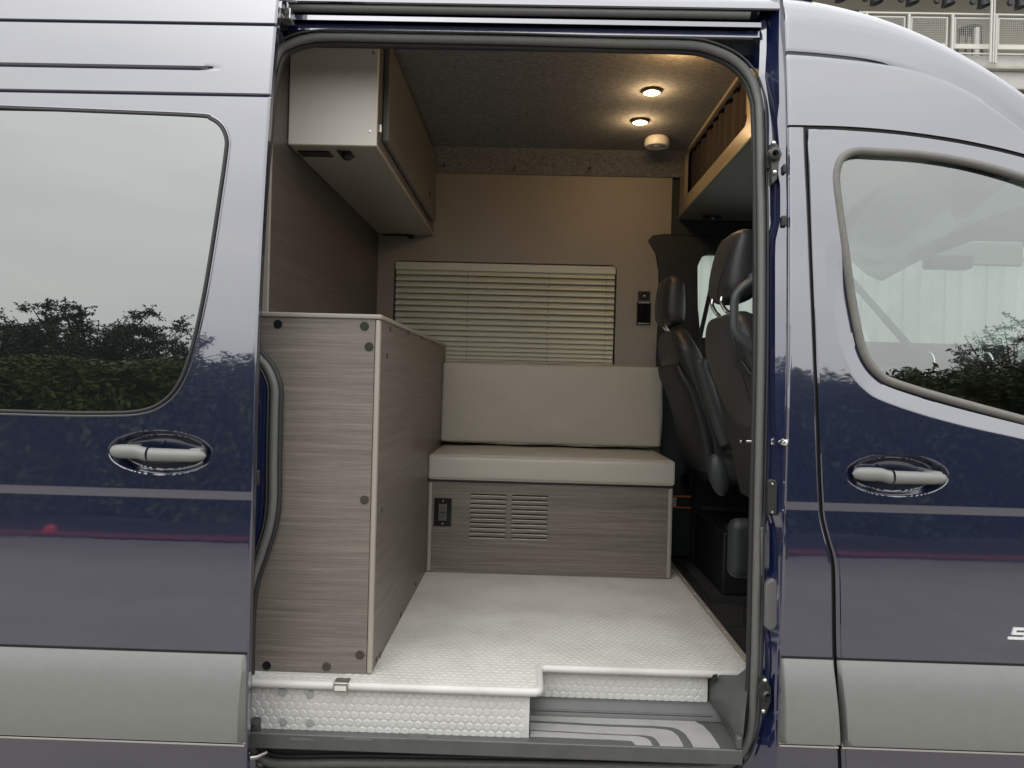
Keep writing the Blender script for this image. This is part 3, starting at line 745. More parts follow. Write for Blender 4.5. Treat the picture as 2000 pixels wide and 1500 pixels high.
# --- jamb ahead of the opening: pressed channel running up the pillar
PY = [-20, 30, 100, 150, 200, 240, 285, 340, 362, 430, 470, 500, 700, 812, 835, 850, 900, 930, 1000, 1035, 1090, 1135, 1220, 1250, 1300, 1400, 1450, 1500, 1560]
A_ = [(30, 1524), (1560, 1520)]
lines = {
 'C': ([(-20, 1523), (30, 1522), (100, 1521), (200, 1522), (235, 1518), (285, 1522), (340, 1520), (362, 1524), (430, 1524), (470, 1515), (500, 1514), (812, 1514), (850, 1516), (900, 1518), (930, 1521), (1000, 1521), (1035, 1529), (1090, 1520), (1235, 1522), (1260, 1518), (1350, 1512), (1500, 1514), (1560, 1514)], .013),
 'D': ([(-20, 1500), (30, 1497), (95, 1497), (150, 1494), (235, 1506), (285, 1509), (340, 1506), (362, 1506), (430, 1506), (470, 1499), (500, 1498), (830, 1497), (1000, 1495), (1035, 1503), (1110, 1502), (1135, 1492), (1220, 1492), (1250, 1494), (1300, 1494), (1400, 1488), (1450, 1478), (1500, 1470), (1560, 1465)], .050),
 'E': ([(-20, 1485), (30, 1484), (95, 1484), (150, 1482), (235, 1496), (340, 1498), (430, 1498), (500, 1494), (830, 1492), (1000, 1488), (1110, 1486), (1250, 1482), (1400, 1474), (1450, 1462), (1500, 1450), (1560, 1445)], .056)}
def jline(key, py):
    t, dy = lines[key]; px = interp(t, py); p = at(px, py, dy); return at(px, py, prof(p.z) + dy)
pys = [lerp(-20, 1560, i / 158) for i in range(159)]
LA = []; LB = []; LC = []; LD = []; LE = []; LF = []
for py in pys:
    c = jline('C', py); d = jline('D', py); e = jline('E', py)
    a = Vector((XE, prof(c.z) + .006, c.z)); b = Vector((XE - .003, prof(c.z) + .011, c.z))
    b.x = max(b.x, c.x + .003)
    LA.append(a); LB.append(b); LC.append(c); LD.append(d); LE.append(e); LF.append(Vector((e.x - .012, e.y + .05, e.z)))
jm = MB().grid([LA, LB]); jm.grid([LB, LC]); jm.grid([LC, LD]); jm.grid([LD, LE]); jm.grid([LE, LF])
jm.build('door_jamb', 'jamb_paint', van, smooth=50)
# corner filler between header and jamb
MB().grid([[at(1290, 20, .24), at(1400, 20, .24), at(1500, 20, .22)], [at(1290, 80, .225), at(1410, 96, .22), at(1500, 110, .20)], [at(1290, 90, .21), at(1440, 125, .20), at(1500, 150, .18)]]).build('jamb_corner', 'jamb_paint', van, smooth=60)

# --- rubber seal round the opening
sp = [(543, 103), (567, 86), (600, 76), (650, 72), (800, 75), (1000, 79), (1200, 85), (1333, 88), (1383, 95), (1433, 117), (1465, 150), (1480, 190), (1484, 233), (1486, 333), (1488, 500), (1487, 700), (1484, 850), (1481, 1000), (1478, 1150), (1475, 1300), (1470, 1400), (1460, 1450), (1437, 1484), (1400, 1497), (1330, 1499), (1000, 1494), (700, 1490), (560, 1491), (515, 1484), (490, 1462), (481, 1430), (479, 1350), (480, 1257), (483, 1188), (491, 1136), (508, 1085), (525, 1030), (532, 980), (533, 900), (535, 800), (536, 765), (532, 743), (520, 717), (499, 692), (489, 660), (490, 600), (500, 450), (512, 300), (527, 160)]
def seal_pt(px, py, dy):
    p = at(px, py, dy); return at(px, py, prof(p.z) + dy)
spw = [seal_pt(a, b, .060) for a, b in sp]
ssp = spline(spw, 8, closed=True)
MB().tube(ssp, .0115, 14, True).build('door_seal', 'rubber', van, smooth=60, label='grey rubber seal round the door opening')
cen = Vector((0, .1, 1.5))
inn = []
for i, p in enumerate(ssp):
    t = ssp[(i + 1) % len(ssp)] - ssp[i - 1]; n = Vector((t.z, 0, -t.x)).normalized()
    inn.append(p + n * .011 + Vector((0, .016, 0)))
MB().tube(inn, .0085, 10, True).build('seal_lip', 'rubber_dark', van, smooth=60)
MB().tube([p + (p - q) * .9 + Vector((0, -.006, 0)) for p, q in zip(ssp, inn)], .003, 8, True).build('seal_carrier', 'rubber_dark', van, smooth=60)
# rear jamb seen behind the sliding door
rj = [q for q in range(len(sp)) if sp[q][0] < 560 and sp[q][1] > 90]
rjp = sorted([(b, a) for a, b in sp if a < 560 and b > 90])
rows = []
for py in [lerp(60, 1560, i / 120) for i in range(121)]:
    px = interp(rjp, py); q = seal_pt(px - 2, py, .066); q2 = seal_pt(px - 11, py, .060); q3 = seal_pt(px - 16, py, .035); q4 = seal_pt(min(px - 18, 470) - 25, py, .02); rows.append([q, q2, q3, q4])
MB().grid(rows).build('rear_jamb', 'jamb_paint', van, smooth=40)

# --- shell behind the opening
FZ = .663; CZ = 2.55; WY = 1.75; XP = -.737
MB().box(-.95, 1.9, WY + .075, WY + .11, .45, 1.35).build('far_side_panel', 'paint', van)
MB().box(-.95, .80, WY + .075, WY + .11, 1.352, 2.7).build('far_side_upper', 'paint', van)
MB().box(-.95, XE + .02, .29, WY + .11, 2.62, 2.66).build('roof', 'paint', van)
MB().box(-.80, .57, .195, .24, hz(72, .2), 2.62).build('header_lining', 'felt', van)
# ceiling lining and curved rear strip
MB().box(-.74, .77, .20, 1.66, CZ, CZ + .02).build('ceiling', 'felt', van)
MB().grid([[Vector((lerp(-.74, .72, i / 4), 1.64 + .1 * t + .012 * math.sin(math.pi * t), CZ - .095 * t)) for i in range(5)] for t in [j / 8 for j in range(9)]]).build('ceiling_strip', 'felt', van, smooth=60)
for px, py in ((865, 294), (867, 324), (1008, 297), (1005, 330), (1155, 298), (1153, 330), (1298, 305)):
    c = at(px, py, 1.69); MB().lathe([(0, -.004), (.004, -.004), (.005, .02)], c, (0, 1, .6), 8).build('lining_rivet', 'black', van)
# back wall with the window opening
wl0, wl1 = at(768, 560, WY).x, at(1203, 600, WY).x
wz1 = at(985, 513, WY).z; wz0 = wz1 - .62
def rrect(x0, x1, z0, z1, r, n=8):
    o = []
    for cx, cz, a0 in ((x1 - r, z1 - r, 0), (x0 + r, z1 - r, 90), (x0 + r, z0 + r, 180), (x1 - r, z0 + r, 270)):
        for k in range(n + 1): a = R(a0 + 90 * k / n); o.append((cx + r * math.cos(a), cz + r * math.sin(a)))
    return o
def plate_hole(mb, outer, hole, y, y2):
    """plate with one hole: matching loops lofted, thickness y..y2"""
    cx = sum(p[0] for p in hole) / len(hole); cz = sum(p[1] for p in hole) / len(hole)
    x0, x1, z0, z1 = outer; o = []
    for (x, z) in hole:
        dx, dz = x - cx, z - cz
        t = min([((x1 - cx) / dx) if dx > 1e-9 else ((x0 - cx) / dx) if dx < -1e-9 else 1e9, ((z1 - cz) / dz) if dz > 1e-9 else ((z0 - cz) / dz) if dz < -1e-9 else 1e9])
        o.append((cx + dx * t, cz + dz * t))
    # insert the plate's corners
    H = [(math.atan2(z - cz, x - cx), (x, z), oo) for (x, z), oo in zip(hole, o)]
    for X, Z in ((x0, z0), (x1, z0), (x1, z1), (x0, z1)):
        a = math.atan2(Z - cz, X - cx); near = min(H, key=lambda h: abs(h[0] - a)); H.append((a, near[1], (X, Z)))
    H.sort()
    mb.grid([[Vector((p[2][0], y, p[2][1])) for p in H], [Vector((p[1][0], y, p[1][1])) for p in H], [Vector((p[1][0], y2, p[1][1])) for p in H], [Vector((p[2][0], y2, p[2][1])) for p in H]], True)
    return mb
plate_hole(MB(), (-.74, at(1312, 400, WY).x, FZ, CZ - .05), rrect(wl0, wl1, wz0, wz1, .028), WY, WY + .045).build('back_wall', 'wall_vinyl', van, label='tan vinyl wall behind the bench')
MB().box(wl0 - .02, wl1 + .02, WY + .062, WY + .068, wz0 - .02, wz1 + .02).build('side_window', 'window_film', van)
# lower floor of the van and its raised covering
flo = root('floor_covering', 'off white studded vinyl floor with a notched front edge', 'floor', (0, .6, FZ - .03))
fe = .655
nx_ = atz(1053, 1340, FZ).x
yl = .045; yr = .215
poly = [(XP - .02, yl), (nx_ - .004, yl), (nx_, yl + .008), (nx_, yr - .014), (nx_ + .014, yr), (fe - .03, yr), (fe + .0, yr + .03), (fe, 1.74), (XP - .02, 1.74)]
MB().prism([(x, y, FZ - .016) for x, y in poly], (0, 0, .016)).build('floor_sheet', 'floor_vinyl', flo, bevel=.004)
# rounded nosing along the front edge
nose = [(XP - .02, yl - .002), (nx_ - .012, yl - .002)]
MB().tube([(XP - .03, yl, FZ - .010), (nx_ - .012, yl, FZ - .010), (nx_ - .004, yl + .004, FZ - .010), (nx_, yl + .014, FZ - .010), (nx_, yr - .02, FZ - .010), (nx_ + .006, yr - .006, FZ - .010), (nx_ + .02, yr, FZ - .010), (fe - .03, yr, FZ - .010), (fe - .004, yr + .018, FZ - .010), (fe, yr + .05, FZ - .010)], .0115, 12).build('nosing', 'floor_vinyl', flo, smooth=70)
# studs over the floor: joined
sm = MB(); PX, PYs = .0225, .0195; CY0_ = .10
def stud_shape(mb, c, ax, a, b, r, h, n=8):
    lo = [c + (a * math.cos(2 * math.pi * k / n) + b * math.sin(2 * math.pi * k / n)) * r for k in range(n)]
    hi = [c + ax * h + (a * math.cos(2 * math.pi * k / n) + b * math.sin(2 * math.pi * k / n)) * r * .84 for k in range(n)]
    mb.add(lo + hi, [tuple(range(n, 2 * n))] + [(k, (k + 1) % n, (k + 1) % n + n, k + n) for k in range(n)])
X, Yv, Zv = Vector((1, 0, 0)), Vector((0, 1, 0)), Vector((0, 0, 1))
j = 0; y = yl + .016
while y < 1.235:
    x = (XP + .012 if y < CY0_ - .008 else -.46) + (PX / 2 if j % 2 else 0)
    while x < fe - .016:
        if (y < yr + .016 and x > nx_ - .012) or (y > 1.225 and x < .62): pass
        else: stud_shape(sm, Vector((x, y, FZ)), Zv, X, Yv, .0092, .0010)
        x += PX
    y += PYs; j += 1
for jj in range(20):
    y = 1.245 + jj * PYs
    for q in range(3):
        x = fe - .016 - q * PX - (PX / 2 if jj % 2 else 0)
        if x > .615: stud_shape(sm, Vector((x, y, FZ)), Zv, X, Yv, .0092, .0010)
st = sm.build('studs', 'floor_vinyl', flo); st['kind'] = 'stuff'
# risers with single studs
rz0 = at(760, 1440, yl + .012).z
rx1 = at(1034, 1400, yl + .012).x
ris = MB().box(XP + .012, rx1, yl + .010, yl + .022, rz0, FZ - .0225).build('riser', 'floor_vinyl', flo, bevel=.002)
r2z0 = at(1200, 1366, yr + .02).z; r2x1 = at(1382, 1340, yr + .02).x
ris2 = MB().box(nx_ - .10, r2x1, yr + .016, yr + .03, r2z0, FZ - .0225).build('riser', 'floor_vinyl', flo, bevel=.002)
sb = MB(); stud_shape(sb, Vector((0, 0, 0)), Vector((0, -1, 0)), X, Zv, .0094, .0016, 12)
src = None
def studs_on(par, x0, x1, z0, z1, y):
    global src
    j = 0; z = z1 - .009
    while z > z0 + .008:
        x = x0 + .012 + (PX / 2 if j % 2 else 0)
        while x < x1 - .010:
            if src is None:
                src = sb.build('stud', 'floor_vinyl', par, smooth=30); src.location = (x, y, z)
            else: inst(src, 'stud', par, (x, y, z))
            x += PX
        z -= PYs; j += 1
studs_on(ris, XP + .012, rx1, rz0, FZ - .0225, yl + .010)
studs_on(ris2, nx_ + .004, r2x1, r2z0, FZ - .0225, yr + .016)
capm = MB().lathe([(.0001, -.0028), (.0095, -.0028), (.0105, -.0018), (.0105, .002)], (0, 0, 0), (0, 1, 0), 20)
cap0 = capm.build('screw_cap', 'cap_grey', flo, smooth=40); cap0.location = at(552, 1352, yl + .008)
for px, py in ((606, 1356), (554, 1409), (606, 1411)): inst(cap0, 'screw_cap', flo, at(px, py, yl + .008))
# metal clip let into the nosing, edge strip towards the cab
cc = at(668, 1330, yl)
MB().box(cc.x - .019, cc.x + .019, yl - .016, yl + .02, FZ - .020, FZ + .004).build('floor_clip', 'steel', flo, bevel=.002)
MB().box(cc.x - .015, cc.x + .015, yl - .0175, yl - .0165, FZ - .016, FZ - .004).build('clip_tongue', 'white_plastic', flo)
MB().box(fe + .001, fe + .016, yr + .055, 1.74, FZ - .016, FZ + .003).build('edge_strip', 'edge_band', flo, bevel=.002)
for yy in (.55, .78, 1.0, 1.2): MB().lathe([(0, .0022), (.003, .002), (.004, 0)], (fe + .008, yy, FZ + .003), (0, 0, 1), 8).build('strip_screw', 'steel', flo)
MB().box(-.80, 1.75, .26, WY + .07, .45, FZ - .035).build('underfloor', 'plastic_dark', van)
MB().box(-.75, fe, .25, 1.74, FZ - .034, FZ - .0165).build('subfloor', 'plastic_dark', van)

# --- plastic step well
stp = root('entry_step', 'grey moulded plastic step with pale grip strips below the floor', 'step', (.3, .1, .5))
TZ = .530
MB().box(-.72, .572, .012, yr + .02, TZ - .02, TZ).build('tread', 'plastic_step', stp, bevel=.006)
MB().grid([[Vector((x, y, z)) for x in (-.72, .2, .585)] for y, z in ((yr + .03, r2z0 + .004), (yr + .008, r2z0 + .003), (yr + .004, r2z0 - .004), (yr - .012, TZ + .022), (yr - .018, TZ + .010), (yr - .032, TZ + .002))]).build('step_back', 'plastic_step', stp, smooth=60)
MB().tube([(rx1 - .05, yr - .016, TZ + .012), (.54, yr - .016, TZ + .012)], .004, 8).build('tread_bead', 'plastic_step', stp, smooth=60)
MB().box(-.71, .570, .002, .012, TZ - .028, TZ + .012).build('front_lip', 'plastic_step', stp, bevel=.004)
# end wall of the step, leaning out towards the jamb
MB().grid([[at(1384, 1322, yr + .03), at(1384, 1345, yr + .025), at(1384, 1372, yr + .02), atz(1392, 1385, TZ + .01), atz(1396, 1396, TZ + .001)],
           [at(1410, 1318, .19), at(1409, 1345, .18), at(1408, 1380, .17), atz(1420, 1410, TZ + .012), atz(1418, 1420, TZ + .001)],
           [at(1440, 1319, .13), at(1440, 1355, .09), at(1440, 1410, .05), at(1444, 1445, .03), atz(1436, 1452, TZ + .001)],
           [at(1460, 1303, .10), at(1460, 1350, .07), at(1454, 1410, .035), at(1450, 1455, .02), atz(1446, 1466, TZ + .001)]]).build('step_end', 'plastic_step', stp, smooth=75)
MB().tube([at(1418, 1352, .165), at(1416, 1372, .16), at(1440, 1400, .085)], .0035, 8).build('end_rib', 'plastic_step', stp, smooth=60)
MB().hexa([at(1386, 1316, .215), at(1400, 1316, .205), at(1398, 1330, .205), at(1386, 1331, .215)], [p + Vector((0, -.008, 0)) for p in (at(1386, 1316, .215), at(1400, 1316, .205), at(1398, 1330, .205), at(1386, 1331, .215))]).build('end_clip', 'black', stp)
MB().box(.552, .567, .0, .02, TZ + .013, TZ + .045).build('lip_end', 'plastic_step', stp, bevel=.005)
def z8(x, y): return (1180 + x / 5.263, 1220 + y / 5.263)
strips = [
 [(-760, 915), (0, 955), (110, 960), (170, 945), (500, 950), (800, 966), (930, 995), (1020, 1045), (1100, 1130), (1170, 1230), (1212, 1310), (935, 1305), (890, 1210), (835, 1130), (770, 1080), (690, 1055), (500, 1040), (0, 1025), (-760, 985)],
 [(-760, 1010), (0, 1052), (500, 1070), (620, 1082), (700, 1100), (760, 1150), (805, 1230), (835, 1300), (588, 1290), (565, 1225), (530, 1180), (490, 1150), (400, 1138), (0, 1122), (-760, 1080)],
 [(-760, 1095), (0, 1138), (330, 1150), (420, 1165), (470, 1195), (500, 1245), (510, 1287), (330, 1278), (315, 1235), (290, 1205), (250, 1195), (0, 1182), (-760, 1150)]]
for poly in strips:
    P = [atz(*z8(x, y), TZ + .001) for x, y in poly]
    for p in P: p.z = TZ + .0005
    m_ = MB().prism(P, (0, 0, .0018)); o = m_.build('grip_strip', 'step_strip', stp)
for px, w_ in ((590, 46), (700, 56), (815, 40)):
    p = at(px, 1443, .006); MB().box(p.x - w_ * .00066, p.x + w_ * .00066, .001, .03, p.z - .006, p.z + .003).build('step_shim', 'pad_grey', stp, bevel=.002)
MB().rbox(at(497, 1420, .03), (.012, .02, .02), .006, n=2).build('corner_cap', 'plastic_dark', stp, smooth=180)
MB().box(-.80, .70, .085, .25, .40, TZ - .03).build('sill', 'black', van)
MB().tube([at(474, 1482, .0), at(500, 1478, .02), at(520, 1468, .04)], .007, 8).build('sill_tube', 'steel', van, smooth=60)

# ------------------------------------------------------------------ left partition panel and furniture
par_ = root('partition_panel', 'dark brown wood grain panel between the worktop and the wall cupboard', 'panel', (XP, .9, FZ))
MB().box(XP - .016, XP, .205, WY - .002, FZ, CZ - .002).build('board', 'wood_dark', par_)
MB().box(XP - .020, XP + .002, .192, .2045, FZ, CZ - .1).build('edge_strip', 'edge_band', par_, bevel=.002)
MB().box(XP - .045, XP - .021, .175, .20, FZ, CZ - .1).build('carpet_edge', 'carpet', par_)
inst(cap0, 'screw_cap', par_, at(541, 597, .45) + Vector((.0, 0, 0)), 'cap_brown').rotation_euler = (0, 0, R(90))

CY0 = .10; CX1 = at(735, 960, CY0).x; CTZ = at(640, 612, CY0).z
CX0 = XP + .012
cab = root('kitchen_cabinet', 'tall brown wood grain cabinet beside the door opening', 'cabinet', ((CX0 + CX1) / 2, .9, FZ))
tw = .014
MB().box(CX0 + .006, CX1 - tw - .001, CY0, CY0 + .018, FZ + .0015, CTZ - .0135).build('front_panel', 'wood_x', cab)
MB().box(CX0, CX0 + .005, CY0 - .001, CY0 + .018, FZ + .0015, CTZ - .0135).build('edge_strip', 'edge_band', cab)
MB().box(CX1 - .016, CX1 - .002, CY0 + .019, WY - .003, FZ + .0015, CTZ - .0135).build('side_panel', 'wood_y', cab)
MB().box(CX1 - tw, CX1, CY0 - .002, CY0 + .0185, FZ + .0015, CTZ - .0135).build('corner_trim', 'edge_band', cab, bevel=.005, seg=4)
MB().box(CX0 - .006, CX1 + .004, CY0 - .006, WY - .003, CTZ - .013, CTZ).build('worktop', 'counter', cab, bevel=.004)
for px, py, m_ in ((543, 633, 'cap_black'), (712, 637, 'cap_green'), (721, 677, 'cap_green'), (712, 976, 'cap_brown'), (521, 1300, 'cap_black'), (638, 1302, 'cap_brown'), (703, 1279, 'cap_brown')):
    o = inst(cap0, 'screw_cap', cab, at(px, py, CY0), m_); o.scale = (1.12, 1, 1.12)
def atx(px, py, x):
    d = ray(px, py); return CAM + d * ((x - CAM.x) / d.x)
for px, py in ((762, 643), (797, 650), (823, 660), (846, 668), (756, 695), (745, 995), (735, 1288), (742, 1280), (782, 1201), (812, 1141)):
    p = atx(px, py, CX1 - .002)
    if p.y < WY: o = inst(cap0, 'screw_cap', cab, p, 'cap_brown'); o.rotation_euler = (0, 0, R(90)); o.scale = (.8, .6, .8)

# wall cupboard above
OY = .335; OX0 = XP + .002; OX1 = at(735, 282, OY).x; OZ0 = at(640, 283, OY).z
ovh = root('wall_cupboard', 'beige laminate wall cupboard hung under the ceiling at the left', 'cupboard', ((OX0 + OX1) / 2, 1.0, OZ0))
MB().box(OX0, OX1, OY, OY + .014, OZ0, CZ - .003).build('end_panel', 'laminate', ovh, bevel=.003)
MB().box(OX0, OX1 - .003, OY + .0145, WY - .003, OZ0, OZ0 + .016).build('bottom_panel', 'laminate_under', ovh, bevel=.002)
MB().tube([(OX1 - .006, OY + .004, OZ0 + .005), (OX1 - .006, WY - .004, OZ0 + .005)], .006, 10).build('edge_moulding', 'edge_band', ovh, smooth=60)
MB().box(OX1 - .018, OX1 - .004, OY + .0145, WY - .003, OZ0 + .0165, CZ - .003).build('face_frame', 'laminate_grey', ovh)
dz0, dz1 = OZ0 + .045, CZ - .05
MB().box(OX1 - .0035, OX1 + .016, OY + .10, WY - .10, dz0, dz1).build('cupboard_door', 'laminate_grey', ovh, bevel=.005)
MB().lathe([(0, .006), (.011, .005), (.013, 0)], (OX1 + .016, WY - .32, dz0 + .08), (1, 0, 0), 14).build('push_latch', 'dark_metal', ovh, smooth=50)
MB().box(OX1 - .0035, OX1 + .008, OY + .03, OY + .045, OZ0 + .05, OZ0 + .075).build('catch', 'steel', ovh, bevel=.002)
for px, py in ((557, 146), (730, 104), (559, 275), (723, 257)):
    MB().lathe([(0, -.003), (.004, -.0025), (.005, 0)], at(px, py, OY), (0, 1, 0), 10).build('screw', 'steel', ovh, smooth=50)
def under(px0, px1, py0, py1, z, h, name, m, par, bv=.002):
    a = atz(px0, py0, z); b = atz(px1, py1, z); return MB().box(min(a.x, b.x), max(a.x, b.x), min(a.y, b.y), max(a.y, b.y), z - h, z - .0005).build(name, m, par, bevel=bv)
under(580, 652, 293, 305, OZ0, .005, 'switch_plate', 'black_gloss', ovh)
u_ = under(657, 694, 293, 306, OZ0, .004, 'lamp_mount', 'black_gloss', ovh)
p = atz(678, 300, OZ0); MB().lathe([(.016, 0), (.018, -.012), (.010, -.020), (0, -.021)], p, (0, 0, 1), 16).build('reading_lamp', 'dark_metal', ovh, smooth=40)
under(745, 800, 456, 461, OZ0, .005, 'switch_plate', 'black_gloss', ovh)
p = atz(803, 459, OZ0); MB().lathe([(.016, 0), (.018, -.012), (.010, -.018), (0, -.019)], p, (0, 0, 1), 16).build('reading_lamp', 'dark_metal', ovh, smooth=40)

# bench box with louvre slots
BYF = 1.215; BX0 = CX1 - .0015; bzt = at(1075, 947, BYF).z
BX0 = at(834, 1030, BYF).x; BX1 = at(1313, 1030, BYF).x
ben = root('bench_box', 'brown wood grain bench base with louvre slots and an outlet', 'bench', (.1, 1.45, FZ))
slotsx = [(at(918, 1010, BYF).x, at(988, 1010, BYF).x), (at(999, 1010, BYF).x, at(1069, 1010, BYF).x)]
zt0, zt1 = at(990, 968, BYF).z, at(990, 1051, BYF).z
xs = [BX0 + .021] + [q for s_ in slotsx for q in s_] + [BX1 - .021]
zs2 = [FZ + .0015]
slots = []
for i in range(10):
    z = lerp(zt1, zt0, i / 9); zs2 += [z - .0044, z + .0044]
zs2.append(bzt)
mb = MB()
nxs, nzs = len(xs), len(zs2)
def cell_solid(i, j): return not (i in (1, 3) and j % 2 == 1 and 0 < j < nzs - 1)
for i in range(nxs - 1):
    for j in range(nzs - 1):
        if not cell_solid(i, j):
            a, b, c_, d_ = xs[i], xs[i + 1], zs2[j], zs2[j + 1]
            mb.add([(a, BYF, c_), (b, BYF, c_), (b, BYF, d_), (a, BYF, d_), (a, BYF + .016, c_), (b, BYF + .016, c_), (b, BYF + .016, d_), (a, BYF + .016, d_)], [(0, 1, 5, 4), (1, 2, 6, 5), (2, 3, 7, 6), (3, 0, 4, 7)])
        else:
            for y in (BYF, BYF + .016): mb.add([(xs[i], y, zs2[j]), (xs[i + 1], y, zs2[j]), (xs[i + 1], y, zs2[j + 1]), (xs[i], y, zs2[j + 1])], [(0, 1, 2, 3)])
mb.build('front_panel', 'wood_x', ben, weld=True)
sl = None
for i in (1, 3):                # pale strips along the lower edges of the slots
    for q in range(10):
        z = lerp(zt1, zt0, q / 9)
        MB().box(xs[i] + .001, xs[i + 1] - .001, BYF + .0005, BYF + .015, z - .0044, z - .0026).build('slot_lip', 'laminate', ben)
MB().box(BX0 + .03, BX1 - .03, BYF + .09, BYF + .095, FZ + .01, bzt - .01).build('box_interior', 'black', ben)
MB().box(BX0, BX0 + .020, BYF - .003, BYF + .02, FZ + .0015, bzt).build('corner_trim', 'edge_band', ben, bevel=.008, seg=4)
MB().box(BX1 - .020, BX1, BYF - .003, BYF + .02, FZ + .0015, bzt).build('corner_trim', 'edge_band', ben, bevel=.008, seg=4)
MB().box(BX1 - .016, BX1 - .001, BYF + .021, WY - .003, FZ + .0015, bzt).build('side_panel', 'wood_y', ben)
MB().box(BX0, BX1, BYF + .002, WY - .003, bzt + .001, bzt + .010).build('seat_board', 'plastic_dark', ben)
for px, py, m_ in ((984, 978, 'led_white'), (1006, 979, 'led_white'), (1047, 981, 'led_green')):
    p = at(px, py, BYF + .03); MB().box(p.x - .003, p.x + .003, BYF + .03, BYF + .034, p.z - .003, p.z + .003).build('indicator_light', m_, ben)
# outlet
oc = at(865, 1000, BYF); out_ = root('wall_outlet', 'black double power outlet on the left of the bench base', 'outlet', oc)
MB().box(oc.x - .036, oc.x + .036, BYF - .006, BYF - .0005, oc.z - .058, oc.z + .058).build('cover_plate', 'black_gloss', out_, bevel=.003)
MB().box(oc.x - .017, oc.x + .017, BYF - .008, BYF - .0062, oc.z - .034, oc.z + .034).build('socket_insert', 'outlet_grey', out_, bevel=.001)
MB().box(oc.x - .014, oc.x + .014, BYF - .0092, BYF - .0082, oc.z - .003, oc.z + .003).build('test_button', 'black', out_)
for s_ in (-1, 1):
    for dx in (-.006, .006): MB().box(oc.x + dx - .0015, oc.x + dx + .0015, BYF - .0088, BYF - .0081, oc.z + s_ * .018 - .003, oc.z + s_ * .018 + .006).build('slot', 'black', out_)
    MB().lathe([(0, -.0009), (.0025, -.0009), (.0025, 0)], (oc.x, BYF - .008, oc.z + s_ * .018 - .008), (0, 1, 0), 8).build('ground_hole', 'black', out_)
    MB().lathe([(0, -.0015), (.003, -.001), (.0035, 0)], (oc.x, BYF - .006, oc.z + s_ * .047), (0, 1, 0), 8).build('screw', 'steel', out_)
# cushions
sx0, sx1 = at(836, 920, BYF - .02).x, at(1319, 920, BYF - .02).x
szb = bzt + .0105; szt = at(1078, 893, BYF).z
sc_ = root('seat_cushion', 'flat taupe vinyl cushion lying on the bench base', 'cushion', ((sx0 + sx1) / 2, 1.45, szb))
MB().rbox(((sx0 + sx1) / 2, (BYF - .018 + 1.735) / 2, (szb + szt) / 2), ((sx1 - sx0) / 2, (1.735 - BYF + .018) / 2, (szt - szb) / 2), .014, .006, 16, seed=4).build('cover', 'vinyl_seat', sc_, smooth=180, weld=True)
bx0, bx1 = at(862, 790, 1.63).x, at(1292, 790, 1.63).x
zb0, zb1 = at(1076, 868, 1.62).z, at(1076, 711, 1.63).z
bc_ = root('back_cushion', 'rectangular taupe vinyl cushion leaning upright against the wall', 'cushion', ((bx0 + bx1) / 2, 1.68, szt))
def lean(q):
    t = (q.z - zb0); return Vector((q.x, q.y + t * .06, q.z))
MB().rbox(((bx0 + bx1) / 2, 1.655, (zb0 + zb1) / 2), ((bx1 - bx0) / 2, .038, (zb1 - zb0) / 2), .013, .007, 16, lean, seed=9).build('cover', 'vinyl_seat', bc_, smooth=180, weld=True)
def rectloop(x0, x1, z0, z1, r, y): return [lean(Vector((x, y, z))) for x, z in rrect(x0, x1, z0, z1, r, 5)]
MB().tube(rectloop(bx0 + .002, bx1 - .002, zb0 + .002, zb1 - .002, .012, 1.624), .0028, 6, True).build('piping', 'piping', bc_, smooth=60)
MB().tube([(x, BYF - .0185 + 0, z) for x, z in rrect(sx0 + .004, sx1 - .004, szb + .004, szt - .004, .01, 4)], .0018, 6, True).build('piping', 'vinyl_seat', sc_, smooth=60)

# venetian blind in the window
bl = root('venetian_blind', 'pale venetian blind closed over the window behind the bench', 'blind', ((wl0 + wl1) / 2, WY + .02, wz0))
MB().box(wl0 + .006, wl1 - .004, WY + .010, WY + .040, wz1 - .042, wz1 - .004).build('head_rail', 'blind', bl, bevel=.002)
slat = None
z = wz1 - .050; n_ = 0
ztab = []
while z > wz0 + .02:
    ztab.append(z); t = min(1, n_ / 17); z -= lerp(.0295, .017, ss(.35, 1, t)); n_ += 1
for z in ztab:
    if slat is None:
        sec = []
        for i in range(7):
            t = -1 + i / 3; sec.append((.0035 * (1 - t * t) * -1 + .010 * t * 1.0, t * .0148))
        m_ = MB(); rows = [[Vector((x, WY + .022 + y, zz_)) for y, zz_ in sec] for x in (wl0 + .010, 0, wl1 - .008)]
        rows2 = [[Vector((x, WY + .0226 + y, zz_)) for y, zz_ in sec] for x in (wl0 + .010, 0, wl1 - .008)]
        m_.grid(rows).grid(rows2)
        slat = m_.build('slat', 'blind', bl, smooth=60); slat.location = (0, 0, z)
    else: inst(slat, 'slat', bl, (0, 0, z))
for px in (913, 1071, 1184):
    x = at(px, 600, WY).x
    for z in ztab: MB().box(x - .0012, x + .0012, WY + .012, WY + .0135, z - .004, z + .008).build('ladder_cord', 'cord', bl)
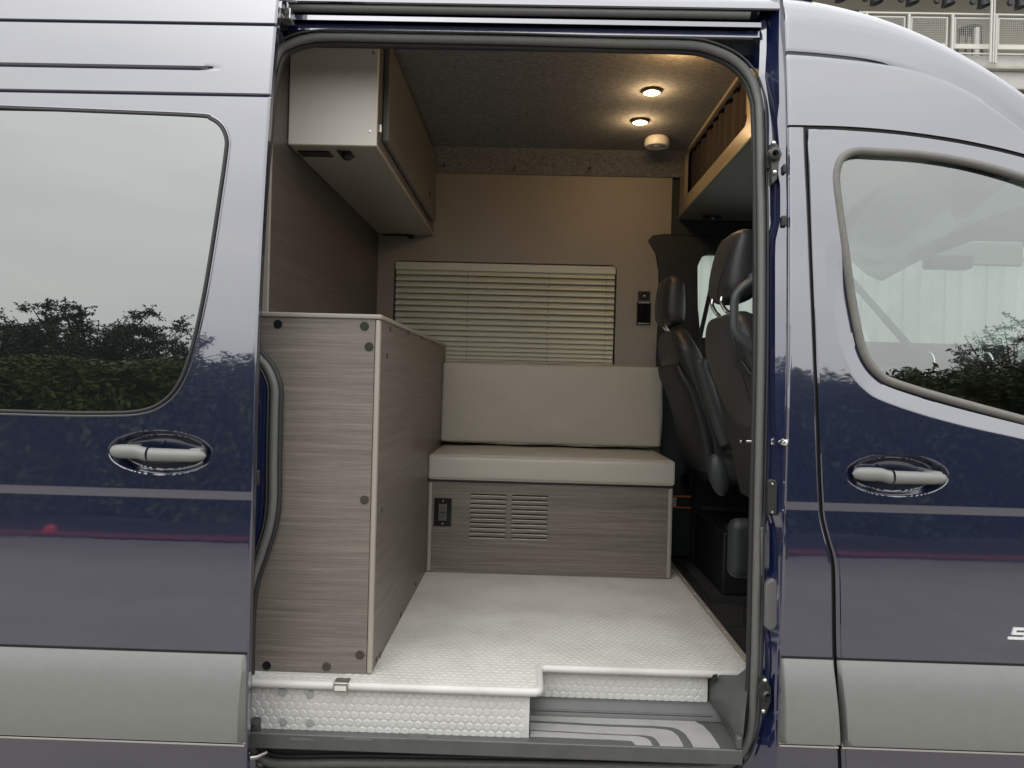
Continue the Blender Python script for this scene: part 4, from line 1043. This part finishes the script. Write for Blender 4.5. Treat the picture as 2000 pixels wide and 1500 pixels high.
# sockets on the back wall
c = at(1258, 578, WY); us = root('usb_socket', 'small square black charging socket on the tan wall', 'socket', c)
MB().box(c.x - .030, c.x + .030, WY - .006, WY - .0005, c.z - .022, c.z + .022).build('plate', 'black', us, bevel=.003)
MB().lathe([(.014, -.004), (.018, -.004), (.018, 0)], (c.x, WY - .006, c.z), (0, 1, 0), 20).build('ring', 'black_gloss', us, smooth=40)
MB().box(c.x - .004, c.x + .004, WY - .008, WY - .0062, c.z - .002, c.z + .002).build('port', 'led_white', us)
c = at(1257, 612, WY); us = root('control_panel', 'glossy black control panel below the charging socket', 'control panel', c)
MB().box(c.x - .034, c.x + .034, WY - .012, WY - .0005, c.z - .056, c.z + .056).build('housing', 'black', us, bevel=.005)
MB().box(c.x - .030, c.x + .030, WY - .0135, WY - .0122, c.z - .044, c.z + .044).build('screen', 'black_gloss', us)
for s_ in (-1, 1): MB().box(c.x - .028, c.x + .028, WY - .0135, WY - .0122, c.z + s_ * .050 - .002, c.z + s_ * .050 + .002).build('edge_bar', 'steel', us)

# ceiling lamps (a real lit lamp each)
for i, (px, py) in enumerate(((1302, 97), (1273, 182), (1250, 240))):
    p = atz(px, py, CZ - .01)
    if i == 0: p = Vector((.467, .53, CZ - .01))
    r = root('ceiling_lamp', ['round lit ceiling lamp just behind the top of the door opening', 'upper of the two bright ceiling lamps in view', 'lower of the two bright ceiling lamps, nearer the smoke alarm'][i], 'lamp', (p.x, p.y, CZ), 'lit ceiling lamps')
    MB().lathe([(.030, .0), (.036, -.004), (.036, -.009), (.031, -.011)], (p.x, p.y, CZ), (0, 0, 1), 24).build('bezel', 'dark_metal', r, smooth=50)
    MB().lathe([(.0, -.012), (.02, -.0115), (.0305, -.009)], (p.x, p.y, CZ), (0, 0, 1), 24).build('lens', 'lens', r, smooth=60)
    ld = bpy.data.lights.new('lamp_light', 'POINT'); ld.energy = (1.7, .85, .85)[i]; ld.color = ((1, .60, .24), (1, .68, .36), (1, .68, .36))[i]; ld.shadow_soft_size = .02
    lo = bpy.data.objects.new('lamp_light', ld); col.objects.link(lo); lo.location = (p.x, p.y, CZ - .038); lo.parent = r; lo.matrix_parent_inverse = Matrix.Translation(-r.location)
p = at(1283, 290, 1.45); p.z = CZ
sa = root('smoke_alarm', 'round white smoke alarm on the dark felt ceiling', 'smoke alarm', p)
MB().lathe([(.046, .0), (.046, -.006), (.054, -.008), (.056, -.030), (.050, -.040), (.0, -.041)], p, (0, 0, 1), 32).build('housing', 'white_plastic', sa, smooth=40)
MB().lathe([(0, -.0425), (.010, -.042), (.011, -.0405)], p + Vector((-.005, -.012, 0)), (0, 0, 1), 14).build('test_button', 'white_plastic', sa, smooth=40)
for dx, dy in ((-.028, -.005), (-.022, -.005), (-.025, .004), (-.019, .004)): MB().lathe([(0, -.0418), (.0022, -.0418), (.0022, -.0408)], p + Vector((dx, dy, 0)), (0, 0, 1), 8).build('sound_hole', 'black', sa)
MB().box(p.x + .012, p.x + .036, p.y - .016, p.y - .006, CZ - .0419, CZ - .0412).build('print_label', 'pad_grey', sa)

# ------------------------------------------------------------------ shelf over the cab
SX = .703; SZ = 2.275; SY0 = .47
she = root('cab_shelf', 'tan framed storage shelf over the cab with a dark curtain', 'shelf', (SX, 1.1, SZ))
fm = MB()
hole = rrect(0, 1, 0, 1, .1)
def face_plate(mb, y0, y1, z0, z1, hy0, hy1, hz0, hz1, r, x, x2):
    t = MB(); plate_hole(t, (y0, y1, z0, z1), rrect(hy0, hy1, hz0, hz1, r), x, x2)
    mb.add([(v[1], v[0], v[2]) for v in t.v], t.f); return mb
face_plate(fm, SY0, WY - .01, SZ, CZ - .003, SY0 + .14, WY - .13, SZ + .055, CZ - .02, .03, SX, SX + .014).build('face_frame', 'shelf_face', she)
cr_ = [[Vector((SX + .035 + .012 * math.sin(y * 62 + .6 * math.sin(y * 17)), y, z)) for y in [lerp(SY0 + .05, WY - .03, i / 120) for i in range(121)]] for z in (SZ + .03, SZ + .12, SZ + .2, CZ - .005)]
MB().grid(cr_).build('curtain', 'curtain', she, smooth=180)
MB().tube([(SX + .0, SY0 + .143, CZ - .03), (SX, SY0 + .143, SZ + .09)], .003, 6).build('opening_trim', 'piping', she)
MB().box(SX + .004, 1.12, SY0, WY + .06, SZ - .014, SZ - .0005).build('shelf_board', 'shelf_under', she, bevel=.005)
MB().tube([(SX + .004, SY0 + .004, SZ - .007), (SX + .004, WY - .01, SZ - .007)], .008, 10).build('front_edge', 'shelf_under', she, smooth=60)
p = atz(1391, 420, SZ - .014); MB().lathe([(.02, 0), (.018, -.008), (.008, -.012), (0, -.012)], p, (0, 0, 1), 16).build('lamp_base', 'dark_metal', she, smooth=40)
MB().rbox(p + Vector((0, 0, -.012)), (.045, .012, .006), .004, n=2).build('lamp_arm', 'dark_metal', she, smooth=180)
MB().rbox(p + Vector((0, -.012, -.018)), (.006, .006, .006), .003, n=2).build('lamp_switch', 'chrome', she, smooth=180)
MB().box(SX + .02, .92, SY0 - .2, SY0 - .005, SZ - .014, CZ).build('cab_header', 'cab_trim', van)

# ------------------------------------------------------------------ cab: far door, trims, floor, dash
p0 = at(1310, 340, WY); 
tp = [(1265, 470), (1275, 459), (1300, 456), (1384, 462), (1440, 478), (1440, 498), (1395, 492), (1372, 500), (1363, 520), (1364, 600), (1371, 680), (1372, 760), (1360, 860), (1352, 1000), (1350, 1090), (1300, 1085), (1290, 900), (1281, 700), (1286, 600), (1286, 530), (1280, 495)]
MB().prism([at(a, b, WY - .006) for a, b in tp], (0, .05, 0)).build('pillar_trim', 'cab_trim', van, bevel=.008)
MB().box(at(1300, 900, WY).x, at(1420, 900, WY + .04).x, WY + .045, WY + .07, FZ - .03, 1.62).build('pillar_lower_trim', 'cab_trim', van)
MB().box(at(1306, 440, WY).x, 1.6, WY + .02, WY + .07, at(1380, 466, WY).z + .0, CZ + .02).build('cab_side_header', 'cab_trim', van)
# seat belt from the far pillar
MB().tube(spline([at(1389, 560, WY - .02), at(1360, 700, WY - .03), at(1345, 850, WY - .04), at(1337, 935, WY - .05)], 5), .012, 6, sq=.15).build('seat_belt', 'black', van, smooth=60)
pb = at(1337, 936, WY - .06); MB().rbox(pb, (.018, .01, .028), .008, n=3).build('belt_buckle', 'black_gloss', van, smooth=180)
MB().lathe([(.008, -.01), (.016, -.01), (.016, 0), (.008, 0)], pb + Vector((.002, -.012, -.022)), (0, 1, 0), 16).build('belt_anchor', 'black_gloss', van, smooth=40)
# far door with its window
fdx0 = at(1363, 560, WY + .03).x
MB().box(fdx0 - .02, 2.35, WY + .03, WY + .07, FZ - .05, at(1440, 660, WY).z).build('far_door_lining', 'cab_trim', van, bevel=.01)
MB().box(fdx0 - .02, 2.35, WY + .025, WY + .07, at(1440, 496, WY).z, at(1440, 470, WY).z).build('far_door_frame', 'cab_trim', van)
MB().grid([[Vector((fdx0, WY + .06, 1.5)), Vector((2.35, WY + .06, 1.5))], [Vector((fdx0, WY + .06, 2.14)), Vector((2.35, WY + .06, 2.14))]]).build('far_door_window', 'clear_glass', van)
MB().hexa([at(1660, 545, WY - .02), at(1668, 543, WY - .02), at(1798, 690, WY - .02), at(1788, 692, WY - .02)], [q + Vector((0, .04, 0)) for q in (at(1660, 545, WY - .02), at(1668, 543, WY - .02), at(1798, 690, WY - .02), at(1788, 692, WY - .02))]).build('far_screen_pillar', 'cab_trim', van)
# sun visor and mirror silhouettes, dashboard
MB().rbox(at(1850, 512, 1.2), (.09, .03, .03), .012, n=3).build('inner_mirror', 'plastic_dark', van, smooth=180)
MB().rbox(at(1900, 495, 1.25), (.20, .012, .05), .01, n=3).build('sun_visor', 'shelf_under', van, smooth=180)
MB().box(1.25, 1.9, .08, WY, .9, at(1900, 720, 1.0).z).build('dashboard', 'plastic_dark', van, bevel=.03)
for px in (1812, 1925):
    c = at(px, 712, .95); MB().tube([(c.x, c.y + .045 * math.cos(a * .524) , c.z + .045 * math.sin(a * .524)) for a in range(12)], .005, 6, True).build('vent_ring', 'chrome', van, smooth=60)
c = at(1990, 735, 1.3); MB().tube([(c.x + .18 * math.sin(a * .3142) * .35, c.y + .18 * math.cos(a * .3142), c.z + .18 * math.sin(a * .3142)) for a in range(20)], .014, 8, True).build('steering_wheel', 'plastic_dark', van, smooth=60)
MB().grid([[Vector((1.75, .05, 1.45)), Vector((1.75, WY, 1.45))], [Vector((1.35, .2, 2.25)), Vector((1.35, WY, 2.25))]]).build('windscreen', 'clear_glass', van)
MB().box(1.72, 1.80, .02, WY + .07, .40, 1.44).build('front_bulkhead', 'plastic_dark', van)
# cab floor and mat
MB().box(fe + .02, 1.72, .10, WY + .04, FZ - .10, FZ - .034).build('cab_floor', 'carpet', van)
MB().hexa([atz(1372, 1162, FZ - .03), atz(1405, 1222, FZ - .03), atz(1452, 1222, FZ - .03), atz(1452, 1140, FZ - .03)], [q + Vector((0, 0, -.003)) for q in (atz(1372, 1162, FZ - .03), atz(1405, 1222, FZ - .03), atz(1452, 1222, FZ - .03), atz(1452, 1140, FZ - .03))]).build('floor_mat', 'plastic_dark', van)
# warning label on the pillar trim
lc = at(1332, 980, WY - .007); lb = root('warning_label', 'orange and white warning label on the dark trim beside the bench', 'label', lc)
def lab(px0, py0, px1, py1, name, m_, d):
    a = at(px0, py0, WY - .007); b = at(px1, py1, WY - .007); MB().box(min(a.x, b.x), max(a.x, b.x), WY - .0075 - d, WY - .0065, min(a.z, b.z), max(a.z, b.z)).build(name, m_, lb)
lab(1312, 967, 1350, 993, 'backing', 'label_black', 0)
lab(1312, 967, 1350, 971.5, 'orange_band', 'label_orange', .0008); lab(1312, 989, 1350, 993, 'orange_band', 'label_orange', .0008)
lab(1312, 971.6, 1321, 988.9, 'white_field', 'label_white', .0008)
for q in range(4): lab(1324, 974 + q * 3.6, 1346 - (q % 3) * 2, 975.1 + q * 3.6, 'text_line', 'pad_grey', .0008)
pp = at(1316.5, 980, WY - .007); MB().tube([(pp.x + .009 * math.cos(a * .524), WY - .0095, pp.z + .009 * math.sin(a * .524)) for a in range(12)], .0012, 5, True).build('ban_symbol', 'label_red', lb)
# grab handle on the near pillar
gp = [(1474, 541), (1466, 552), (1448, 565), (1436, 582), (1434, 610), (1435, 640), (1442, 655), (1460, 668), (1474, 678)]
gpw = spline([at(a, b, .20) for a, b in gp], 5)
gh = root('grab_handle', 'curved grey grab handle beside the front seat headrest', 'handle', gpw[len(gpw) // 2])
MB().tube(gpw, [.0125 + .006 * abs(2 * i / (len(gpw) - 1) - 1) ** 3 for i in range(len(gpw))], 12).build('grip', 'seat_plastic', gh, smooth=60)
for q in (gpw[0], gpw[-1]): MB().rbox(q + Vector((.012, .01, 0)), (.014, .02, .026), .008, n=2).build('mount', 'seat_plastic', gh, smooth=180)

# ------------------------------------------------------------------ front seats
def seat(name, label, Yc, hw, head, headpts, back, shell, posts, extra, seams=()):
    r = root(name, label, 'seat', (at(head[0], head[1], Yc).x + .2, Yc, FZ - .03), 'front seats')
    def loft(secs, hwf, m, nm, par, nsub=5, pw=3.2, n=40):
        P = spline([Vector((a, b, c)) for a, b, c in secs], nsub); rows = []
        for i, s_ in enumerate(P):
            t = i / (len(P) - 1); h_ = hwf(t); xb = at(s_.x, s_.z, Yc + h_ * .75).x; xf = at(s_.y, s_.z, Yc - h_ * .75).x; z = at((s_.x + s_.y) / 2, s_.z, Yc).z
            cx = (xb + xf) / 2; hx = max(.004, (xf - xb) / 2)
            row = []
            for k in range(n):
                a = 2 * math.pi * k / n; ca, sa_ = math.cos(a), math.sin(a)
                row.append(Vector((cx + hx * math.copysign(abs(ca) ** (2 / pw), ca), Yc + h_ * math.copysign(abs(sa_) ** (2 / pw), sa_), z)))
            rows.append(row)
        cap_a = [sum(rows[0], Vector()) / n] * n; cap_b = [sum(rows[-1], Vector()) / n] * n
        return MB().grid([cap_a] + rows + [cap_b], True).build(nm, m, par, smooth=70, weld=True)
    h = loft(headpts, lambda t: hw * .58 * (1 - .35 * abs(2 * t - 1) ** 3.5), 'seat_leather', 'headrest', r)
    b = loft(back, lambda t: hw * (.62 + .38 * ss(0, .35, t)), 'seat_leather', 'backrest', r)
    s_ = loft(shell, lambda t: hw * (.80 + .2 * ss(0, .4, t)) * 1.06, 'seat_shell', 'back_shell', r)
    for pts in posts:
        MB().tube(spline([at(a, b_, Yc + dy) for a, b_, dy in pts], 5), .0065, 8).build('headrest_post', 'chrome', r, smooth=60)
    from mathutils.bvhtree import BVHTree
    for ob, pl in seams:
        ob = {'head': h, 'back': b, 'shell': s_}[ob]
        bv = BVHTree.FromPolygons([v.co for v in ob.data.vertices], [p.vertices for p in ob.data.polygons]); line = []
        for q in spline([Vector((a_, b_, 0)) for a_, b_ in pl], 6):
            hit = bv.ray_cast(CAM, ray(q.x, q.y).normalized())
            if hit[0] is not None: line.append(hit[0] + hit[1] * (.0004 if hit[1].y < 0 else -.0004))
        if len(line) > 4: MB().tube(line, .0016, 6).build('seam', 'black', r, smooth=60)
    extra(r)
    return r
def drv(r):
    MB().tube(spline([at(1366, 700, 1.03), at(1372, 725, 1.03), at(1392, 790, 1.03), at(1412, 850, 1.03), at(1420, 868, 1.03)], 5), [.018] + [.028] * 19 + [.02], 12).build('armrest', 'seat_plastic', r, smooth=60)
    c = at(1440, 905, 1.3); MB().rbox((c.x + .12, 1.3, c.z), (.28, .25, .06), .04, .01, 6).build('seat_base', 'seat_leather', r, smooth=180, weld=True)
    MB().box(.765, 1.15, 1.0, 1.50, FZ + .0, FZ + .24).build('pedestal', 'black', r, bevel=.008)
    MB().box(.775, 1.15, .98, 1.03, FZ + .245, FZ + .27).build('slide_rail', 'dark_metal', r, bevel=.004); MB().box(.785, 1.15, 1.46, 1.50, FZ + .245, FZ + .27).build('slide_rail', 'dark_metal', r, bevel=.004)
    MB().box(.72, 1.15, .99, 1.5, FZ - .03, FZ - .001).build('pedestal_foot', 'carpet', r)
def pas(r):
    c = at(1418, 935, .19); rows = []
    for rr_, yy in ((.0, -.014), (.5, -.012), (.85, -.006), (1, .004), (1.0, .02)):
        rows.append([Vector((c.x + .028 * rr_ * math.cos(q * .2244) + .012 * rr_ * math.sin(q * .2244) * -1, .26 + yy, c.z + .060 * rr_ * math.sin(q * .2244))) for q in range(28)])
    MB().grid(rows, True).build('recliner_cover', 'seat_cover', r, smooth=60)
    c = at(1455, 1072, .24); MB().rbox((c.x + .03, .25, c.z), (.075, .03, .085), .028, .0, 6).build('base_cover', 'seat_cover', r, smooth=180, weld=True)
    c = atz(1410, 1138, FZ - .03); MB().rbox((c.x, c.y + .03, FZ - .012), (.042, .04, .026), .018, .0, 4).build('rail_cover', 'seat_plastic', r, smooth=180, weld=True)
    MB().box(.83, 1.2, .30, .68, FZ - .03, FZ + .24).build('pedestal', 'black_gloss', r, bevel=.008)
    c = Vector((.83, .5, FZ + .26))
    MB().box(c.x - .02, c.x + .40, .29, .32, c.z - .01, c.z + .012).build('slide_rail', 'dark_metal', r, bevel=.003)
    MB().box(c.x - .02, c.x + .40, .64, .67, c.z - .01, c.z + .012).build('slide_rail', 'dark_metal', r, bevel=.003)
    MB().rbox((c.x + .24, .48, at(1440, 950, .48).z), (.24, .24, .06), .04, .01, 6).build('seat_base', 'seat_leather', r, smooth=180, weld=True)
    q = at(1452, 862, .22); MB().rbox((q.x + .01, .22, q.z), (.02, .006, .004), .003, n=2).build('recline_lever', 'chrome', r, smooth=180)
seat('driver_seat', 'far black leather front seat with its armrest folded up', 1.32, .235, (1310, 590),
     [(1296, 1320, 543.5), (1284, 1336, 552), (1278, 1341, 575), (1276, 1342, 600), (1277, 1341, 622), (1284, 1336, 633), (1292, 1326, 637)],
     [(1300, 1338, 646), (1287, 1346, 652), (1283, 1358, 670), (1284, 1376, 698), (1296, 1392, 740), (1314, 1404, 790), (1328, 1416, 840), (1338, 1428, 890), (1345, 1440, 930)],
     [(1298, 1318, 710), (1285, 1330, 718), (1287, 1345, 738), (1298, 1362, 765), (1308, 1378, 800), (1317, 1392, 840), (1324, 1400, 880), (1328, 1404, 910)],
     [[(1300, 632, -.05), (1303, 641, -.05), (1312, 650, -.05)], [(1294, 632, .06), (1298, 641, .06), (1306, 650, .06)]], drv, [('head', [(1296, 548), (1290, 575), (1289, 605), (1294, 632)]), ('back', [(1312, 652), (1322, 676), (1338, 706), (1352, 740), (1366, 790), (1380, 840)])])
seat('passenger_seat', 'near black leather front seat with chrome headrest posts', .46, .235, (1430, 525),
     [(1420, 1462, 458.5), (1404, 1478, 466), (1392, 1488, 490), (1384, 1492, 520), (1379, 1490, 550), (1380, 1484, 572), (1392, 1474, 586), (1410, 1462, 591)],
     [(1396, 1460, 616), (1380, 1480, 624), (1374, 1490, 645), (1374, 1500, 685), (1384, 1510, 725), (1402, 1520, 770), (1422, 1530, 820), (1438, 1540, 870), (1452, 1552, 930), (1464, 1565, 975)],
     [(1406, 1424, 697), (1386, 1440, 704), (1386, 1458, 722), (1397, 1470, 745), (1412, 1482, 785), (1426, 1492, 825), (1438, 1500, 870), (1450, 1505, 915), (1464, 1510, 965), (1470, 1514, 985)],
     [[(1410, 580, -.06), (1409, 590, -.06), (1416, 604, -.06), (1428, 614, -.06)], [(1392, 584, .07), (1391, 596, .07), (1398, 610, .07), (1406, 618, .07)]], pas, [('head', [(1434, 462), (1428, 485), (1414, 525), (1404, 560), (1402, 584)]), ('back', [(1402, 622), (1422, 636), (1432, 662), (1442, 705), (1456, 750), (1468, 790)])])

# ------------------------------------------------------------------ fittings on the jamb
def fitting(px, py, dy):
    p = at(px, py, dy); return at(px, py, prof(p.z) + dy)
def bolt(c, r_, parent, m_='chrome'):
    MB().lathe([(0, -.004), (r_ * .7, -.0035), (r_, -.001), (r_, .003)], c, (0, 1, 0), 12).build('bolt', m_, parent, smooth=50)
def plate(pts, dy, th, name, m_, bev=.003):
    P = [fitting(a, b, dy) for a, b in pts]; return MB().prism(P, (0, th, 0)).build(name, m_, van, bevel=bev)
g1 = plate([(1508, 278), (1514, 274), (1524, 290), (1528, 300), (1522, 318), (1518, 350), (1508, 360), (1507, 330), (1506, 300)], .006, .03, 'guide_bracket', 'plastic_dark'); 
c = fitting(1513, 301, -.002); MB().lathe([(.004, .0), (.009, -.010), (.015, -.006), (.018, .01)], c, (0, 1, 0), 18).build('guide_bush', 'plastic_dark', van, smooth=40)
MB().rbox(fitting(1501, 318, .03), (.006, .01, .018), .003, n=2).build('guide_block', 'rubber_dark', van, smooth=180)
bolt(fitting(1511, 279, .002), .0055, van); bolt(fitting(1513, 336, .002), .0055, van)
c = fitting(1513, 862, .03)
MB().lathe([(0, -.040), (.0075, -.039), (.009, -.034), (.0085, -.030), (.0045, -.029), (.0045, -.006), (.012, -.004), (.013, 0)], c, (-.45, 1, 0), 16).build('striker_pin', 'chrome', van, smooth=40)
plate([(1500, 939), (1505, 936), (1516, 938), (1519, 944), (1518, 1000), (1514, 1006), (1502, 1004), (1499, 1000)], .014, .02, 'latch_plate', 'dark_metal')
bolt(fitting(1508, 945, .012), .004, van); bolt(fitting(1508, 1000, .012), .004, van)
plate([(1496, 1142), (1502, 1134), (1512, 1130), (1521, 1138), (1521, 1220), (1514, 1230), (1504, 1234), (1494, 1226)], .018, .02, 'rubber_pad', 'pad_grey', .006)
plate([(1493, 1322), (1497, 1324), (1507, 1345), (1507, 1370), (1496, 1397), (1489, 1395), (1486, 1350)], .012, .02, 'lower_guide_bracket', 'dark_metal')
c = fitting(1494, 1357, .004); MB().lathe([(.004, 0), (.008, -.012), (.013, -.008), (.015, .012)], c, (-.3, 1, 0), 18).build('lower_guide_bush', 'dark_metal', van, smooth=40)
bolt(fitting(1494, 1329, .006), .0055, van); bolt(fitting(1491, 1389, .006), .0055, van)
MB().rbox(fitting(1532, 330, .006), (.005, .006, .012), .004, n=2).build('buffer', 'rubber_dark', van, smooth=180)
MB().rbox(fitting(1531, 432, .006), (.007, .006, .014), .004, n=2).build('buffer', 'rubber_dark', van, smooth=180)
plate([(1486, 1032), (1492, 1028), (1498, 1042), (1497, 1105), (1488, 1128)], .040, .01, 'jamb_flange', 'pad_grey', .003)
MB().rbox(fitting(1466, 862, .075), (.012, .004, .003), .002, n=2).build('latch_tongue', 'chrome', van, smooth=180)
# latch bits seen behind the sliding door
MB().rbox(fitting(500, 933, .03), (.010, .008, .02), .006, n=2).build('rear_catch', 'dark_metal', van, smooth=180)
MB().tube([fitting(486, 934, .0), fitting(497, 933, .02)], .005, 8).build('rear_catch_pin', 'chrome', van, smooth=60)
MB().tube(spline([fitting(492, 780, .0), fitting(499, 800, .01), fitting(496, 880, .01), fitting(489, 905, .0)], 4), .006, 8).build('rear_cable', 'rubber_dark', van, smooth=60)
